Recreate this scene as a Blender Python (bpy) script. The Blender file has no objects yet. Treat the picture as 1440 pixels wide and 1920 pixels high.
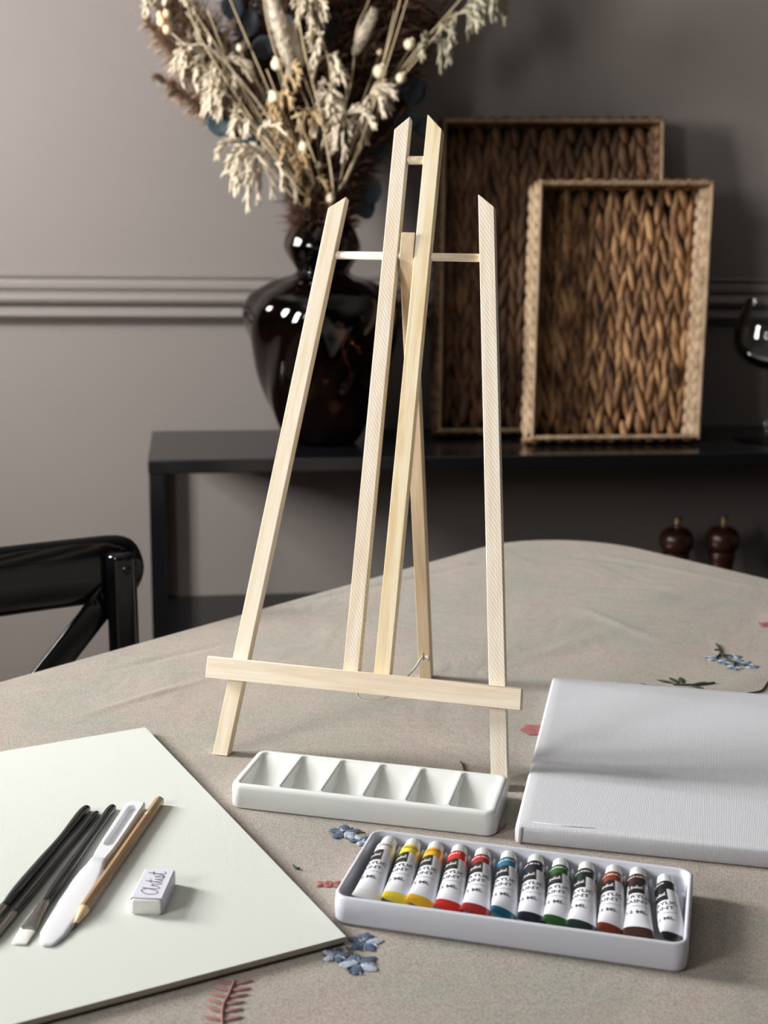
import bpy, bmesh, math, random
from mathutils import Vector as V, Matrix
from math import sin, cos, pi, radians, sqrt, atan2, hypot
random.seed(7)
S = bpy.context.scene
COL = S.collection
T = 0.75                       # table height

# ------------------------------------------------------------------ camera
F_PX, PITCH, ROLL = 2500.0, 0.21244, 0.013184
CAM = V((0, 0, T + 0.42))
FW = V((0, cos(PITCH), -sin(PITCH)))
UP0 = V((0, sin(PITCH), cos(PITCH)))
RT = cos(ROLL) * V((1, 0, 0)) + sin(ROLL) * UP0
UP = -sin(ROLL) * V((1, 0, 0)) + cos(ROLL) * UP0
def on_plane(px, py, o, n):
    d = FW * F_PX + RT * (px - 720) - UP * (py - 960)
    return CAM + d * ((o - CAM).dot(n) / d.dot(n))
def on_z(px, py, z):
    return on_plane(px, py, V((0, 0, z)), V((0, 0, 1)))
cd = bpy.data.cameras.new('camera'); cam = bpy.data.objects.new('camera', cd); COL.objects.link(cam)
M = Matrix((RT, UP, -FW)).transposed().to_4x4(); M.translation = CAM
cam.matrix_world = M
cd.sensor_fit = 'HORIZONTAL'; cd.sensor_width = 36; cd.lens = F_PX / 1440 * 36
cd.clip_start = .02; cd.clip_end = 30
cd.dof.use_dof = True; cd.dof.focus_distance = 0.985; cd.dof.aperture_fstop = 12.0
S.camera = cam

# ------------------------------------------------------------------ materials
def lin(c):
    return tuple(((x / 255) / 12.92 if x / 255 <= .04045 else ((x / 255 + .055) / 1.055) ** 2.4) for x in c) + (1,)
class Mat:
    def __init__(s, name, col, rough=.5, metal=0, spec=.5, **kw):
        s.m = bpy.data.materials.new(name); s.m.use_nodes = True
        s.t = s.m.node_tree; s.n = s.t.nodes; s.l = s.t.links
        s.p = s.n['Principled BSDF']
        if len(col) == 3: col = col + (1,)
        s.p.inputs['Base Color'].default_value = col
        s.p.inputs['Roughness'].default_value = rough; s.p.inputs['Metallic'].default_value = metal
        s.p.inputs['Specular IOR Level'].default_value = spec
        for k, v in kw.items(): s.p.inputs[k].default_value = v
        s.col = col; s._tc = None; s.h = None
    def node(s, ty, **kw):
        n = s.n.new(ty)
        for k, v in kw.items():
            if k in n.inputs: n.inputs[k].default_value = v
            else: setattr(n, k, v)
        return n
    def coord(s, scale=(1, 1, 1), rot=(0, 0, 0), loc=(0, 0, 0)):
        tc = s.node('ShaderNodeTexCoord'); mp = s.node('ShaderNodeMapping')
        mp.inputs['Scale'].default_value = scale; mp.inputs['Rotation'].default_value = rot; mp.inputs['Location'].default_value = loc
        s.l.new(tc.outputs['Object'], mp.inputs[0]); return mp.outputs[0]
    def noise(s, vec, scale, detail=3, rough=.5, dist=0):
        n = s.node('ShaderNodeTexNoise'); n.inputs['Scale'].default_value = scale; n.inputs['Detail'].default_value = detail
        n.inputs['Roughness'].default_value = rough; n.inputs['Distortion'].default_value = dist
        s.l.new(vec, n.inputs['Vector']); return n.outputs['Fac']
    def wave(s, vec, scale, dist=0, detail=2, dscale=1, dirn='X'):
        n = s.node('ShaderNodeTexWave'); n.bands_direction = dirn
        n.inputs['Scale'].default_value = scale; n.inputs['Distortion'].default_value = dist
        n.inputs['Detail'].default_value = detail; n.inputs['Detail Scale'].default_value = dscale
        s.l.new(vec, n.inputs['Vector']); return n.outputs['Fac']
    def ramp(s, fac, stops):
        r = s.node('ShaderNodeValToRGB'); e = r.color_ramp.elements
        while len(e) < len(stops): e.new(.5)
        for i, (p, c) in enumerate(stops):
            e[i].position = p; e[i].color = c if len(c) == 4 else c + (1,)
        s.l.new(fac, r.inputs[0]); return r.outputs[0]
    def mix(s, fac, a, b, mode='MIX'):
        n = s.node('ShaderNodeMix', data_type='RGBA', blend_type=mode)
        for sock, v in ((n.inputs[0], fac), (n.inputs[6], a), (n.inputs[7], b)):
            if hasattr(v, 'links'): s.l.new(v, sock)
            else: sock.default_value = v
        return n.outputs[2]
    def base(s, c): s.l.new(c, s.p.inputs['Base Color']); return s
    def bump(s, fac, strength=.3, dist=.001):
        b = s.node('ShaderNodeBump'); b.inputs['Strength'].default_value = strength; b.inputs['Distance'].default_value = dist
        s.l.new(fac, b.inputs['Height'])
        if s.h: s.l.new(s.h, b.inputs['Normal'])
        s.h = b.outputs[0]; s.l.new(s.h, s.p.inputs['Normal']); return s

def mottled(name, c1, c2, scale=8, rough=.6, **kw):
    m = Mat(name, c1, rough, **kw)
    m.base(m.mix(m.ramp(m.noise(m.coord(), scale, 4), [(.3, (0, 0, 0)), (.7, (1, 1, 1))]), c1 if len(c1) == 4 else c1 + (1,), c2 if len(c2) == 4 else c2 + (1,)))
    return m

def wood(name, c1, c2, c3, saw=0, seed=0):
    m = Mat(name, c1, .62, spec=.25)
    v = m.coord((70, 70, 5), loc=(seed * 3.1, seed * 1.7, seed))
    g = m.noise(v, 1.6, 4, .55, .8)
    col = m.ramp(g, [(.32, c1), (.5, c2), (.68, c3)])
    v2 = m.coord((500, 500, 25), loc=(seed, 0, 0))
    f = m.noise(v2, 1.2, 3)
    col = m.mix(.25, col, m.ramp(f, [(.35, (.74, .66, .57)), (.65, (1, .975, .94))]), 'MULTIPLY')
    if saw:
        w = m.wave(m.coord((1, 1, 1), rot=(0, radians(saw), 0)), 135, .6, 2, 60, 'X')
        col = m.mix(.16, col, m.ramp(w, [(.2, (.62, .5, .4)), (.7, (1, 1, 1))]), 'MULTIPLY')
        m.bump(w, .15, .0004)
    m.bump(f, .2, .0004)
    return m.base(col).m

PW1, PW2, PW3 = lin((226, 206, 172)), lin((238, 222, 194)), lin((246, 234, 212))
M_WOOD = [wood('pine_a', lin((234, 214, 184)), lin((244, 230, 206)), lin((249, 240, 224)), 0, 1),
          wood('pine_b', lin((236, 218, 192)), lin((244, 230, 210)), lin((249, 240, 226)), 32, 2),
          wood('pine_c', lin((230, 204, 160)), lin((245, 230, 196)), lin((250, 240, 216)), 0, 3),
          wood('pine_d', lin((240, 224, 204)), lin((246, 236, 218)), lin((250, 243, 230)), 30, 4),
          wood('pine_e', lin((236, 218, 192)), lin((243, 229, 206)), lin((248, 238, 220)), 0, 5)]

# ------------------------------------------------------------------ mesh builder
class MB:
    def __init__(s): s.v = []; s.f = []; s.mi = []; s.k = 0
    def add(s, vs, fs, mi=None):
        o = len(s.v); s.v += [tuple(p) for p in vs]
        s.f += [tuple(i + o for i in f) for f in fs]; s.mi += [s.k if mi is None else mi] * len(fs); return o
    def box(s, a, b, fn=None):
        x0, y0, z0 = a; x1, y1, z1 = b
        vs = [(x0, y0, z0), (x1, y0, z0), (x1, y1, z0), (x0, y1, z0), (x0, y0, z1), (x1, y0, z1), (x1, y1, z1), (x0, y1, z1)]
        if fn: vs = [fn(V(p)) for p in vs]
        s.add(vs, [(0, 3, 2, 1), (4, 5, 6, 7), (0, 1, 5, 4), (1, 2, 6, 5), (2, 3, 7, 6), (3, 0, 4, 7)])
    def loops(s, rings, closed=True, cap0=True, cap1=True):
        n = len(rings[0]); vs = [p for r in rings for p in r]; fs = []
        for i in range(len(rings) - 1):
            for j in range(n if closed else n - 1):
                k = (j + 1) % n; fs.append((i * n + j, i * n + k, (i + 1) * n + k, (i + 1) * n + j))
        if cap0: fs.append(tuple(range(n - 1, -1, -1)))
        if cap1: fs.append(tuple((len(rings) - 1) * n + j for j in range(n)))
        s.add(vs, fs)
    def tube(s, pts, r, n=8, cap=True):
        pts = [V(p) for p in pts]
        if not hasattr(r, '__len__'): r = [r] * len(pts)
        rings = []; up = None
        for i, p in enumerate(pts):
            t = (pts[min(i + 1, len(pts) - 1)] - pts[max(i - 1, 0)])
            if t.length < 1e-9: t = V((0, 0, 1))
            t.normalize()
            if up is None:
                up = V((0, 0, 1)) if abs(t.z) < .9 else V((1, 0, 0))
            x = up.cross(t)
            if x.length < 1e-6: x = V((1, 0, 0)).cross(t)
            x.normalize(); y = t.cross(x); up = y
            rings.append([p + r[i] * (cos(2 * pi * j / n) * x + sin(2 * pi * j / n) * y) for j in range(n)])
        s.loops(rings, True, cap, cap)
    def lathe(s, prof, n=32, c=(0, 0, 0), fn=None, cap0=False, cap1=False):
        rings = []
        for r, z in prof:
            ring = []
            for j in range(n):
                a = 2 * pi * j / n; rr = fn(r, z, a) if fn else r
                ring.append((c[0] + rr * cos(a), c[1] + rr * sin(a), c[2] + z))
            rings.append(ring)
        s.loops(rings, True, cap0, cap1)
    def ellip(s, c, ax, n=8, m=5):
        """ellipsoid with three axis vectors"""
        c = V(c); A, B, C = [V(a) for a in ax]
        vs = [c - C]; 
        for i in range(1, m):
            t = -pi / 2 + pi * i / m
            for j in range(n):
                a = 2 * pi * j / n; vs.append(c + cos(t) * (cos(a) * A + sin(a) * B) + sin(t) * C)
        vs.append(c + C); fs = []
        for j in range(n):
            fs.append((0, 1 + (j + 1) % n, 1 + j))
            for i in range(m - 2):
                a = 1 + i * n + j; b = 1 + i * n + (j + 1) % n
                fs.append((a, b, b + n, a + n))
            fs.append((len(vs) - 1, 1 + (m - 2) * n + j, 1 + (m - 2) * n + (j + 1) % n))
        s.add(vs, fs)
    def sheet(s, P):
        """grid of points P[i][j] -> open sheet"""
        h, w = len(P), len(P[0])
        s.add([q for r in P for q in r], [(i * w + j, i * w + j + 1, (i + 1) * w + j + 1, (i + 1) * w + j) for i in range(h - 1) for j in range(w - 1)])
    def ribbon(s, pts, w, nrm):
        pts = [V(p) for p in pts]; L = []; 
        if not hasattr(w, '__len__'): w = [w] * len(pts)
        for i, p in enumerate(pts):
            t = (pts[min(i + 1, len(pts) - 1)] - pts[max(i - 1, 0)])
            q = t.cross(nrm)
            if q.length < 1e-9: q = V((1, 0, 0))
            q.normalize(); L.append((p + q * w[i], p - q * w[i]))
        vs = [q for a in L for q in a]
        s.add(vs, [(2 * i, 2 * i + 1, 2 * i + 3, 2 * i + 2) for i in range(len(L) - 1)])
    def obj(s, name, mats, parent=None, smooth=True, bevel=0, seg=2, mw=None, auto=None, solid=0, fix=True):
        me = bpy.data.meshes.new(name); me.from_pydata(s.v, [], s.f)
        if not isinstance(mats, (list, tuple)): mats = [mats]
        for m in mats: me.materials.append(m.m if isinstance(m, Mat) else m)
        for p, i in zip(me.polygons, s.mi): p.material_index = min(i, len(mats) - 1); p.use_smooth = smooth
        if fix:
            bm = bmesh.new(); bm.from_mesh(me); bmesh.ops.recalc_face_normals(bm, faces=bm.faces); bm.to_mesh(me); bm.free()
        o = bpy.data.objects.new(name, me); COL.objects.link(o)
        if mw is not None: o.matrix_basis = mw
        if parent: o.parent = parent
        if solid:
            d = o.modifiers.new('thickness', 'SOLIDIFY'); d.thickness = solid; d.offset = 0
        if bevel:
            b = o.modifiers.new('bevel', 'BEVEL'); b.width = bevel; b.segments = seg; b.limit_method = 'ANGLE'; b.angle_limit = radians(40)
            b.harden_normals = False
        if auto is not None or bevel:
            for p in me.polygons: p.use_smooth = True
            try: me.set_sharp_from_angle(angle=radians(auto or 50))
            except Exception: pass
        return o

def tag(o, label=None, cat=None, group=None, kind=None):
    if label: o['label'] = label
    if cat: o['category'] = cat
    if group: o['group'] = group
    if kind: o['kind'] = kind
    return o
def thing(name, label, cat, mw=None, group=None):
    o = bpy.data.objects.new(name, None); COL.objects.link(o); o.empty_display_size = .02
    if mw is not None: o.matrix_basis = mw
    return tag(o, label, cat, group, 'thing')
def frame(o, x, y, z):
    m = Matrix((x, y, z)).transposed().to_4x4(); m.translation = V(o); return m
def rz(o, a): return Matrix.Translation(V(o)) @ Matrix.Rotation(a, 4, 'Z')
def catmull(P, k=8):
    P = [V(p) for p in P]; Q = [2 * P[0] - P[1]] + P + [2 * P[-1] - P[-2]]; out = []
    for i in range(1, len(Q) - 2):
        a, b, c, d = Q[i - 1:i + 3]
        for j in range(k):
            t = j / k
            out.append(.5 * ((2 * b) + (c - a) * t + (2 * a - 5 * b + 4 * c - d) * t * t + (3 * b - a - 3 * c + d) * t ** 3))
    return out + [P[-1]]
def rrect(x0, y0, x1, y1, r, n=5):
    P = []
    for cx, cy, a0 in ((x1 - r, y0 + r, -pi / 2), (x1 - r, y1 - r, 0), (x0 + r, y1 - r, pi / 2), (x0 + r, y0 + r, pi)):
        for k in range(n + 1):
            a = a0 + pi / 2 * k / n; P.append((cx + r * cos(a), cy + r * sin(a)))
    return P

_tc = {}
def text2d(s, size=1.0, sx=1.0):
    """flat letters: list of 2-D points centred on x, and faces"""
    key = s
    if key not in _tc:
        cu = bpy.data.curves.new('letters', 'FONT'); cu.body = s; cu.size = 1; cu.align_x = 'CENTER'; cu.resolution_u = 3
        cu.offset = .012
        ob = bpy.data.objects.new('letters', cu); COL.objects.link(ob)
        bpy.context.view_layer.update()
        me = bpy.data.meshes.new_from_object(ob.evaluated_get(bpy.context.evaluated_depsgraph_get()))
        _tc[key] = ([(v.co.x, v.co.y) for v in me.vertices], [tuple(p.vertices) for p in me.polygons])
        bpy.data.objects.remove(ob); bpy.data.curves.remove(cu); bpy.data.meshes.remove(me)
    vs, fs = _tc[key]
    return [(x * size * sx, y * size) for x, y in vs], fs
SCRIPT = [
    [(.60, .78), (.42, .97), (.14, .80), (.0, .38), (.12, .03), (.36, .08), (.56, .5), (.68, 1.0), (.60, .45), (.64, .06), (.78, .06),
     (.92, .36), (.94, .56), (1.0, .48), (1.1, .5), (1.08, .15), (1.18, .03), (1.34, .35), (1.44, 1.0), (1.36, .4), (1.38, .06), (1.5, .08),
     (1.6, .3), (1.64, .52), (1.62, .1), (1.72, .04), (1.86, .3), (1.92, .56), (2.02, .26), (1.94, .02), (1.82, .08), (2.02, .06), (2.2, .35), (2.34, 1.05), (2.24, .4), (2.26, .05), (2.4, .06), (2.52, .18)],
    [(1.22, .66), (1.4, .69), (1.58, .72)], [(2.08, .68), (2.3, .73), (2.5, .78)], [(1.67, .74), (1.70, .79)]]
def script_ribbons(w):
    """the cursive word as flat strips: points and faces in a 2.5 x 1 box"""
    m = MB()
    for st in SCRIPT:
        pts = catmull([(x, y, 0) for x, y in st], 5)
        m.ribbon(pts, w, V((0, 0, 1)))
    return [(p[0] - 1.25, p[1]) for p in m.v], m.f

# ------------------------------------------------------------------ room
M_WALL = mottled('wall_paint', (.238, .211, .197), (.252, .224, .209), 1.5, .7, spec=.3)
M_RAIL = Mat('rail_paint', (.25, .222, .208), .45)
PSI = .15
EX, NW = V((cos(PSI), sin(PSI), 0)), V((-sin(PSI), cos(PSI), 0))
OC = V((-.4057, 2.2493, 0))                # console front left corner on the floor plan
DW = .336                                  # wall behind it
ROOM = frame(OC, EX, NW, V((0, 0, 1)))     # room axes: x along the wall, y into the wall
WL, WR, WB, WH = -1.45, 4.2, -3.6, 2.72
def struct(name, mb, mat, **kw):
    o = mb.obj(name, mat, mw=ROOM, smooth=False, **kw); o['kind'] = 'structure'; return o
m = MB(); m.box((WL - .2, DW, -.1), (WR + .2, DW + .15, WH)); struct('wall_back', m, M_WALL)
m = MB(); m.box((WL - .2, WB, -.1), (WR + .2, DW, 0))
mf = Mat('floorboards', (.22, .15, .1), .45)
mf.base(mf.mix(.7, mf.ramp(mf.noise(mf.coord((1, 12, 1)), 3, 4), [(.3, (.16, .10, .065)), (.7, (.27, .19, .13))]), mf.ramp(mf.wave(mf.coord(), 2.2, 0, 0, 1, 'Y'), [(.02, (.02, .015, .01)), (.06, (.24, .17, .115))]), 'MULTIPLY'))
struct('floor', m, mf)
m = MB(); m.box((WL - .2, WB, WH), (WR + .2, DW + .15, WH + .1)); struct('ceiling', m, Mat('ceiling_paint', (.45, .44, .43), .8))
m = MB(); m.box((WR, WB, 0), (WR + .12, DW, WH)); struct('wall_right', m, M_WALL)
WINS = [(-2.66, -2.06), (-.90, -.36)]     # two window openings in the left wall (room y)
Z1 = 2.06
SILL = (1.28, 1.16)
m = MB()
m.box((WL - .15, WB, Z1), (WL, DW, WH))
for Z0, (y0, y1) in zip(SILL, WINS): m.box((WL - .15, y0, 0), (WL, y1, Z0))
ys = [WB] + [y for w in WINS for y in w] + [DW]
for i in range(0, len(ys), 2): m.box((WL - .15, ys[i], 0), (WL, ys[i + 1], Z1))
struct('wall_left', m, M_WALL)
M_WHITE = Mat('white_paint', (.8, .79, .77), .4)
for i, (y0, y1) in enumerate(WINS):
    m = MB(); w = .045; Z0 = SILL[i]
    for a, b in (((y0, Z0), (y1, Z0 + w)), ((y0, Z1 - w), (y1, Z1)), ((y0, Z0), (y0 + w, Z1)), ((y1 - w, Z0), (y1, Z1)),
                 (((y0 + y1) / 2 - .02, Z0), ((y0 + y1) / 2 + .02, Z1)), ((y0, (Z0 * .4 + Z1 * .6) - .02), (y1, (Z0 * .4 + Z1 * .6) + .02))):
        m.box((WL - .09, a[0], a[1]), (WL - .04, b[0], b[1]))
    struct('window_%d' % (i + 1), m, M_WHITE)
# chair rail profile and skirting
prof = [(0, 1.0725), (.010, 1.0720), (.013, 1.0690), (.011, 1.0640), (.008, 1.0625), (.010, 1.0600), (.012, 1.054), (.012, 1.046), (.010, 1.0425), (.006, 1.0405), (.006, 1.0385),
        (.014, 1.0365), (.021, 1.031), (.024, 1.025), (.021, 1.0185), (.013, 1.0145), (.007, 1.0125), (.007, 1.0105), (.014, 1.0085), (.021, 1.002), (.022, .994), (.016, .9875), (.009, .985), (.005, .980), (0, .9745)]
m = MB(); m.loops([[(x, DW - d * 1.2, z) for d, z in prof] for x in (WL, WR)], True)
struct('trim_1', m, M_RAIL)
m = MB(); m.box((WL, DW - .018, 0), (WR, DW, .13)); m.box((WL, DW - .012, .13), (WR, DW, .145)); struct('baseboard_back', m, M_RAIL)

# ------------------------------------------------------------------ console table and what stands on it
ZT = .77
M_BLK = Mat('black_lacquer', (.006, .006, .0075), .16, spec=.5)
M_BLK.bump(M_BLK.noise(M_BLK.coord(), 14, 2), .05, .002)
con = thing('console_table', 'long black lacquered console table against the wall under the vase', 'console table', ROOM)
CW = 1.75
m = MB(); m.box((0, 0, ZT - .0245), (CW, DW - .004, ZT)); m.obj('table_top', M_BLK, con, bevel=.0025)
for x in (.001, CW - .027):
    for y in (.001, DW - .031):
        m = MB(); m.box((x, y, 0), (x + .026, y + .026, ZT - .0245)); m.obj('leg', M_BLK, con, bevel=.0015)
m = MB(); m.box((.0, .004, .4046), (CW, DW - .005, .4346)); m.obj('lower_shelf', M_BLK, con, bevel=.002)
def con_pt(a, d, z): return OC + EX * a + NW * d + V((0, 0, z))

# vase
M_GLASS = Mat('smoked_glass', (.12, .072, .055), .03, spec=.5, **{'Transmission Weight': 1.0, 'IOR': 1.46})
VB = con_pt(.318, .178, ZT)
vp = [(.046, .4045), (.0575, .392), (.064, .3811), (.069, .3669), (.070, .3574), (.0645, .343), (.0555, .3285), (.0487, .3169), (.0530, .3100), (.0740, .3035), (.0905, .2985), (.1134, .2859),
      (.130, .2745), (.1385, .261), (.1435, .2494), (.1447, .2289), (.1395, .2034), (.1285, .164), (.117, .1183), (.1015, .0733), (.083, .034), (.071, .012), (.064, .002), (.055, 0)]
def smooth_prof(p, k=4):
    q = catmull([(a, b, 0) for a, b in p], k); return [(a[0], max(a[1], 0)) for a in q]
def swirl(r, z, a):
    k = min(1, max(0, (.145 - abs(r - .145)) / .05)) * min(1, r / .05)
    amp = .030
    return r * (1 + amp * sin(9 * (a - (z - .2) * 5.0)) * min(1, z / .02 + .3) - amp * .5)
po = smooth_prof(vp)
vase = thing('vase', 'dark smoked glass vase with swirled ribs holding dried flowers', 'vase', Matrix.Translation(VB))
m = MB(); m.lathe(po, 120, fn=swirl, cap1=True)
inner = [(r - .004, z + (.004 if z < .01 else 0)) for r, z in po if r > .06 or z > .05]
m.lathe([(po[0][0] - .002, po[0][1] + .0005)] + inner, 120, fn=swirl, cap1=True)
m.obj('glass_body', M_GLASS, vase)
m = MB(); m.lathe([(.0415, .4045), (.0425, .4075), (.0455, .4085), (.0475, .4065), (.0465, .4035), (.042, .4025), (.0415, .4045)], 48); m.obj('lip', M_GLASS, vase)

# woven trays
def hyacinth(name, c1, c2, c3, seed):
    m = Mat(name, c1, .6, spec=.3)
    n = m.noise(m.coord((55, 55, 20), loc=(seed, 0, 0)), 1, 2)
    f = m.noise(m.coord((400, 400, 30)), 1, 3)
    c = m.ramp(n, [(.32, c1), (.5, c2), (.68, c3)])
    m.base(m.mix(.45, c, m.ramp(f, [(.35, (.35, .3, .26)), (.65, (1, 1, 1))]), 'MULTIPLY')).bump(f, .4, .001)
    return m
M_HYA = hyacinth('water_hyacinth', (.06, .026, .012), (.24, .118, .05), (.50, .29, .135), 0)
M_HYB = hyacinth('water_hyacinth_shaded', (.05, .024, .014), (.12, .058, .028), (.20, .105, .05), 5)  # same weave darkened: the back tray's shade is put into the colour
M_ROPE = hyacinth('seagrass_rope', (.30, .20, .12), (.42, .30, .19), (.52, .39, .26), 9)
M_BACK = Mat('tray_gaps', (.018, .010, .006), .9)
def tray(label, a_d, z, tau, corners, depth, mats, ncol, group):
    """corners: bottom-left, bottom-right, top-right, top-left of the rim as (along, up)"""
    o0 = con_pt(0, a_d, ZT + z); up = cos(tau) * V((0, 0, 1)) + sin(tau) * NW; fn = cos(tau) * NW - sin(tau) * V((0, 0, 1))
    bl, br, tr, tl = corners
    ctr = o0 + EX * ((bl[0] + br[0]) / 2) + up * bl[1]
    root = thing('woven_tray', label, 'tray', frame(ctr, EX, fn, up), group)
    off = (bl[0] + br[0]) / 2
    def P(s, t, w):
        b = V(bl).lerp(V(br), s); u = V(tl).lerp(V(tr), s); q = b.lerp(u, t)
        return V((q[0] - off, w, q[1] - bl[1]))
    W = br[0] - bl[0]; Hh = tl[1] - bl[1]
    rnd = random.Random(int(W * 1000))
    # back panel: columns of fat twisted strands in a plait
    m = MB(); m.k = 1
    m.box((0, 0, 0), (1, 1, 1), lambda p: P(.012 + p.x * .976, .008 + p.y * .984, depth - .006 + p.z * .006))
    m.k = 0
    nrow = max(6, round(Hh / .046))
    for c in range(ncol):
        s = (c + .5) / ncol
        for r in range(-1, nrow + 1):
            t = (r + .5 + (.5 if c % 2 else 0) + rnd.uniform(-.12, .12)) / nrow
            if t < .02 or t > .985: continue
            tilt = (1 if c % 2 else -1) * rnd.uniform(.10, .26)
            L = Hh / nrow * rnd.uniform(.72, .96); w = W / ncol * rnd.uniform(.52, .68)
            c0 = P(min(.985, max(.015, s + rnd.uniform(-.004, .004))), t, depth - .008 - rnd.uniform(0, .004))
            lo = max(0, L / 1.0 - t * Hh - .004); 
            Lh = min(L, t * Hh + .002, (1 - t) * Hh + .002)
            ax = V((sin(tilt), rnd.uniform(-.05, .08), cos(tilt))).normalized()
            m.ellip(c0, ((w, 0, 0), (0, w * .85, 0), ax * max(Lh, .008)), 8, 6)
    m.obj('woven_base', [mats[0], M_BACK], root)
    # the four side walls of coiled strands
    for k, (p0, p1, n) in enumerate((((0, 0), (1, 0), W), ((1, 0), (1, 1), Hh), ((1, 1), (0, 1), W), ((0, 1), (0, 0), Hh))):
        m = MB(); m.k = 1
        th = .0025
        ins = V((0, 1)) if k == 0 else V((-1, 0)) if k == 1 else V((0, -1)) if k == 2 else V((1, 0))
        i2 = (ins[0] * .009 / W, ins[1] * .009 / Hh)
        def Q(f, g, w): 
            s = p0[0] + (p1[0] - p0[0]) * f + i2[0] * g; t = p0[1] + (p1[1] - p0[1]) * f + i2[1] * g; return P(s, t, w)
        m.box((0, 0, 0), (1, 1, 1), lambda p: Q(p.x, .02 + .3 * p.y, .003 + p.z * (depth - .004)))
        m.k = 0
        rows = 3; cnt = max(4, round(n / .026))
        for r in range(rows):
            wv = depth * (.16 + .30 * r + .04)
            for i in range(cnt):
                f = (i + .5 + (.5 if r % 2 else 0)) / (cnt + .5)
                gq = .75 if k == 1 else .2; c0 = Q(f, gq, wv); e = (Q(min(1, f + .01), .2, wv) - Q(f - .01, .2, wv)).normalized()
                q = V((0, 1, 0)); nn = e.cross(q)
                tl_ = (1 if r % 2 else -1) * .45
                ax = (e * cos(tl_) + q * sin(tl_)); bx = (q * cos(tl_) - e * sin(tl_))
                m.ellip(c0 + V((rnd.uniform(-1, 1), 0, rnd.uniform(-1, 1))) * .0006, (bx * depth * .17, nn * (.0125 if k == 1 else .0085), ax * n / cnt * .66), 6, 5)
        m.obj('side_wall', [mats[1] if k in (1, 3) else mats[0], M_BACK], root)
    # rope rim
    m = MB(); path = []
    for (p0, p1, n) in (((0, 0), (1, 0), W), ((1, 0), (1, 1), Hh), ((1, 1), (0, 1), W), ((0, 1), (0, 0), Hh)):
        k = int(n / .008)
        for i in range(k):
            f = i / k; s = p0[0] + (p1[0] - p0[0]) * f; t = p0[1] + (p1[1] - p0[1]) * f
            cs, ct = .010 / W, .010 / Hh
            path.append(P(min(1 - cs * .45, max(cs * .45, s)), min(1 - ct * .45, max(ct * .45, t)), .002))
    for i, p in enumerate(path):
        q = path[(i + 1) % len(path)]; d = q - p
        if d.length < 1e-5: continue
        e = d.normalized(); sd = e.cross(V((0, 1, 0)))
        ax = (e * .85 + sd * .35 + V((0, .2, 0))).normalized(); bx = ax.cross(V((0, 1, 0))).normalized()
        m.ellip(p, (bx * .0042, V((0, .0042, 0)), ax * .0075), 6, 4)
    m.obj('rope_rim', mats[2], root)
    return root
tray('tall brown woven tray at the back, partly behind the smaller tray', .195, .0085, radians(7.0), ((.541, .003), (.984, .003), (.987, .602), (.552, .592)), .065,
     (M_HYB, M_HYB, hyacinth('seagrass_rope_shaded', (.20, .13, .075), (.27, .18, .105), (.34, .24, .15), 3)), 24, 'woven trays leaning on the wall')  # rim rope also darkened in colour for the shade on this tray
tray('smaller brown woven tray standing in front of the taller one', .10, .0125, radians(10), ((.699, -.001), (1.030, -.001), (1.061, .484), (.720, .478)), .066,
     (M_HYA, M_ROPE, M_ROPE), 21, 'woven trays leaning on the wall')  # left and right walls in paler rope colour: window light painted in

# wine glass
M_CLEAR = Mat('clear_glass', (1, 1, 1), .0, spec=.5, **{'Transmission Weight': 1.0, 'IOR': 1.38})
nt = M_CLEAR.t; tr = nt.nodes.new('ShaderNodeBsdfTransparent'); gl = nt.nodes.new('ShaderNodeBsdfGlossy'); gl.inputs['Roughness'].default_value = .02
fr = nt.nodes.new('ShaderNodeFresnel'); fr.inputs['IOR'].default_value = 1.30; tr.inputs['Color'].default_value = (.94, .95, .95, 1)
mx_ = nt.nodes.new('ShaderNodeMixShader'); nt.links.new(fr.outputs[0], mx_.inputs[0]); nt.links.new(tr.outputs[0], mx_.inputs[1]); nt.links.new(gl.outputs[0], mx_.inputs[2])
nt.links.new(mx_.outputs[0], nt.nodes['Material Output'].inputs['Surface'])
GB = con_pt(1.178, .135, ZT)
g = thing('wine_glass', 'clear stemmed wine glass at the right edge beside the smaller tray', 'wine glass', Matrix.Translation(GB))
bo = [(.056, .268), (.064, .245), (.071, .22), (.0745, .195), (.0725, .178), (.066, .165), (.054, .153), (.038, .144), (.02, .138), (.007, .134), (.005, .130)]
m = MB(); b1 = smooth_prof(bo, 4); m.lathe(b1 + [(r - .0009 if r > .006 else .0, z + .0015) for r, z in reversed(b1)], 48); m.obj('bowl', M_CLEAR, g)
m = MB(); m.lathe([(.0052, .131), (.0045, .11), (.0042, .07), (.0045, .045), (.007, .036), (.010, .030), (.008, .024), (.006, .018), (.006, .008)], 24, cap0=True, cap1=True); m.obj('stem', M_CLEAR, g)
m = MB(); m.lathe([(.0, .009), (.012, .0078), (.03, .0052), (.05, .0030), (.0605, .0018), (.062, .0010), (.0605, 0), (0, 0)], 48); m.obj('foot', M_CLEAR, g)

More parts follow.
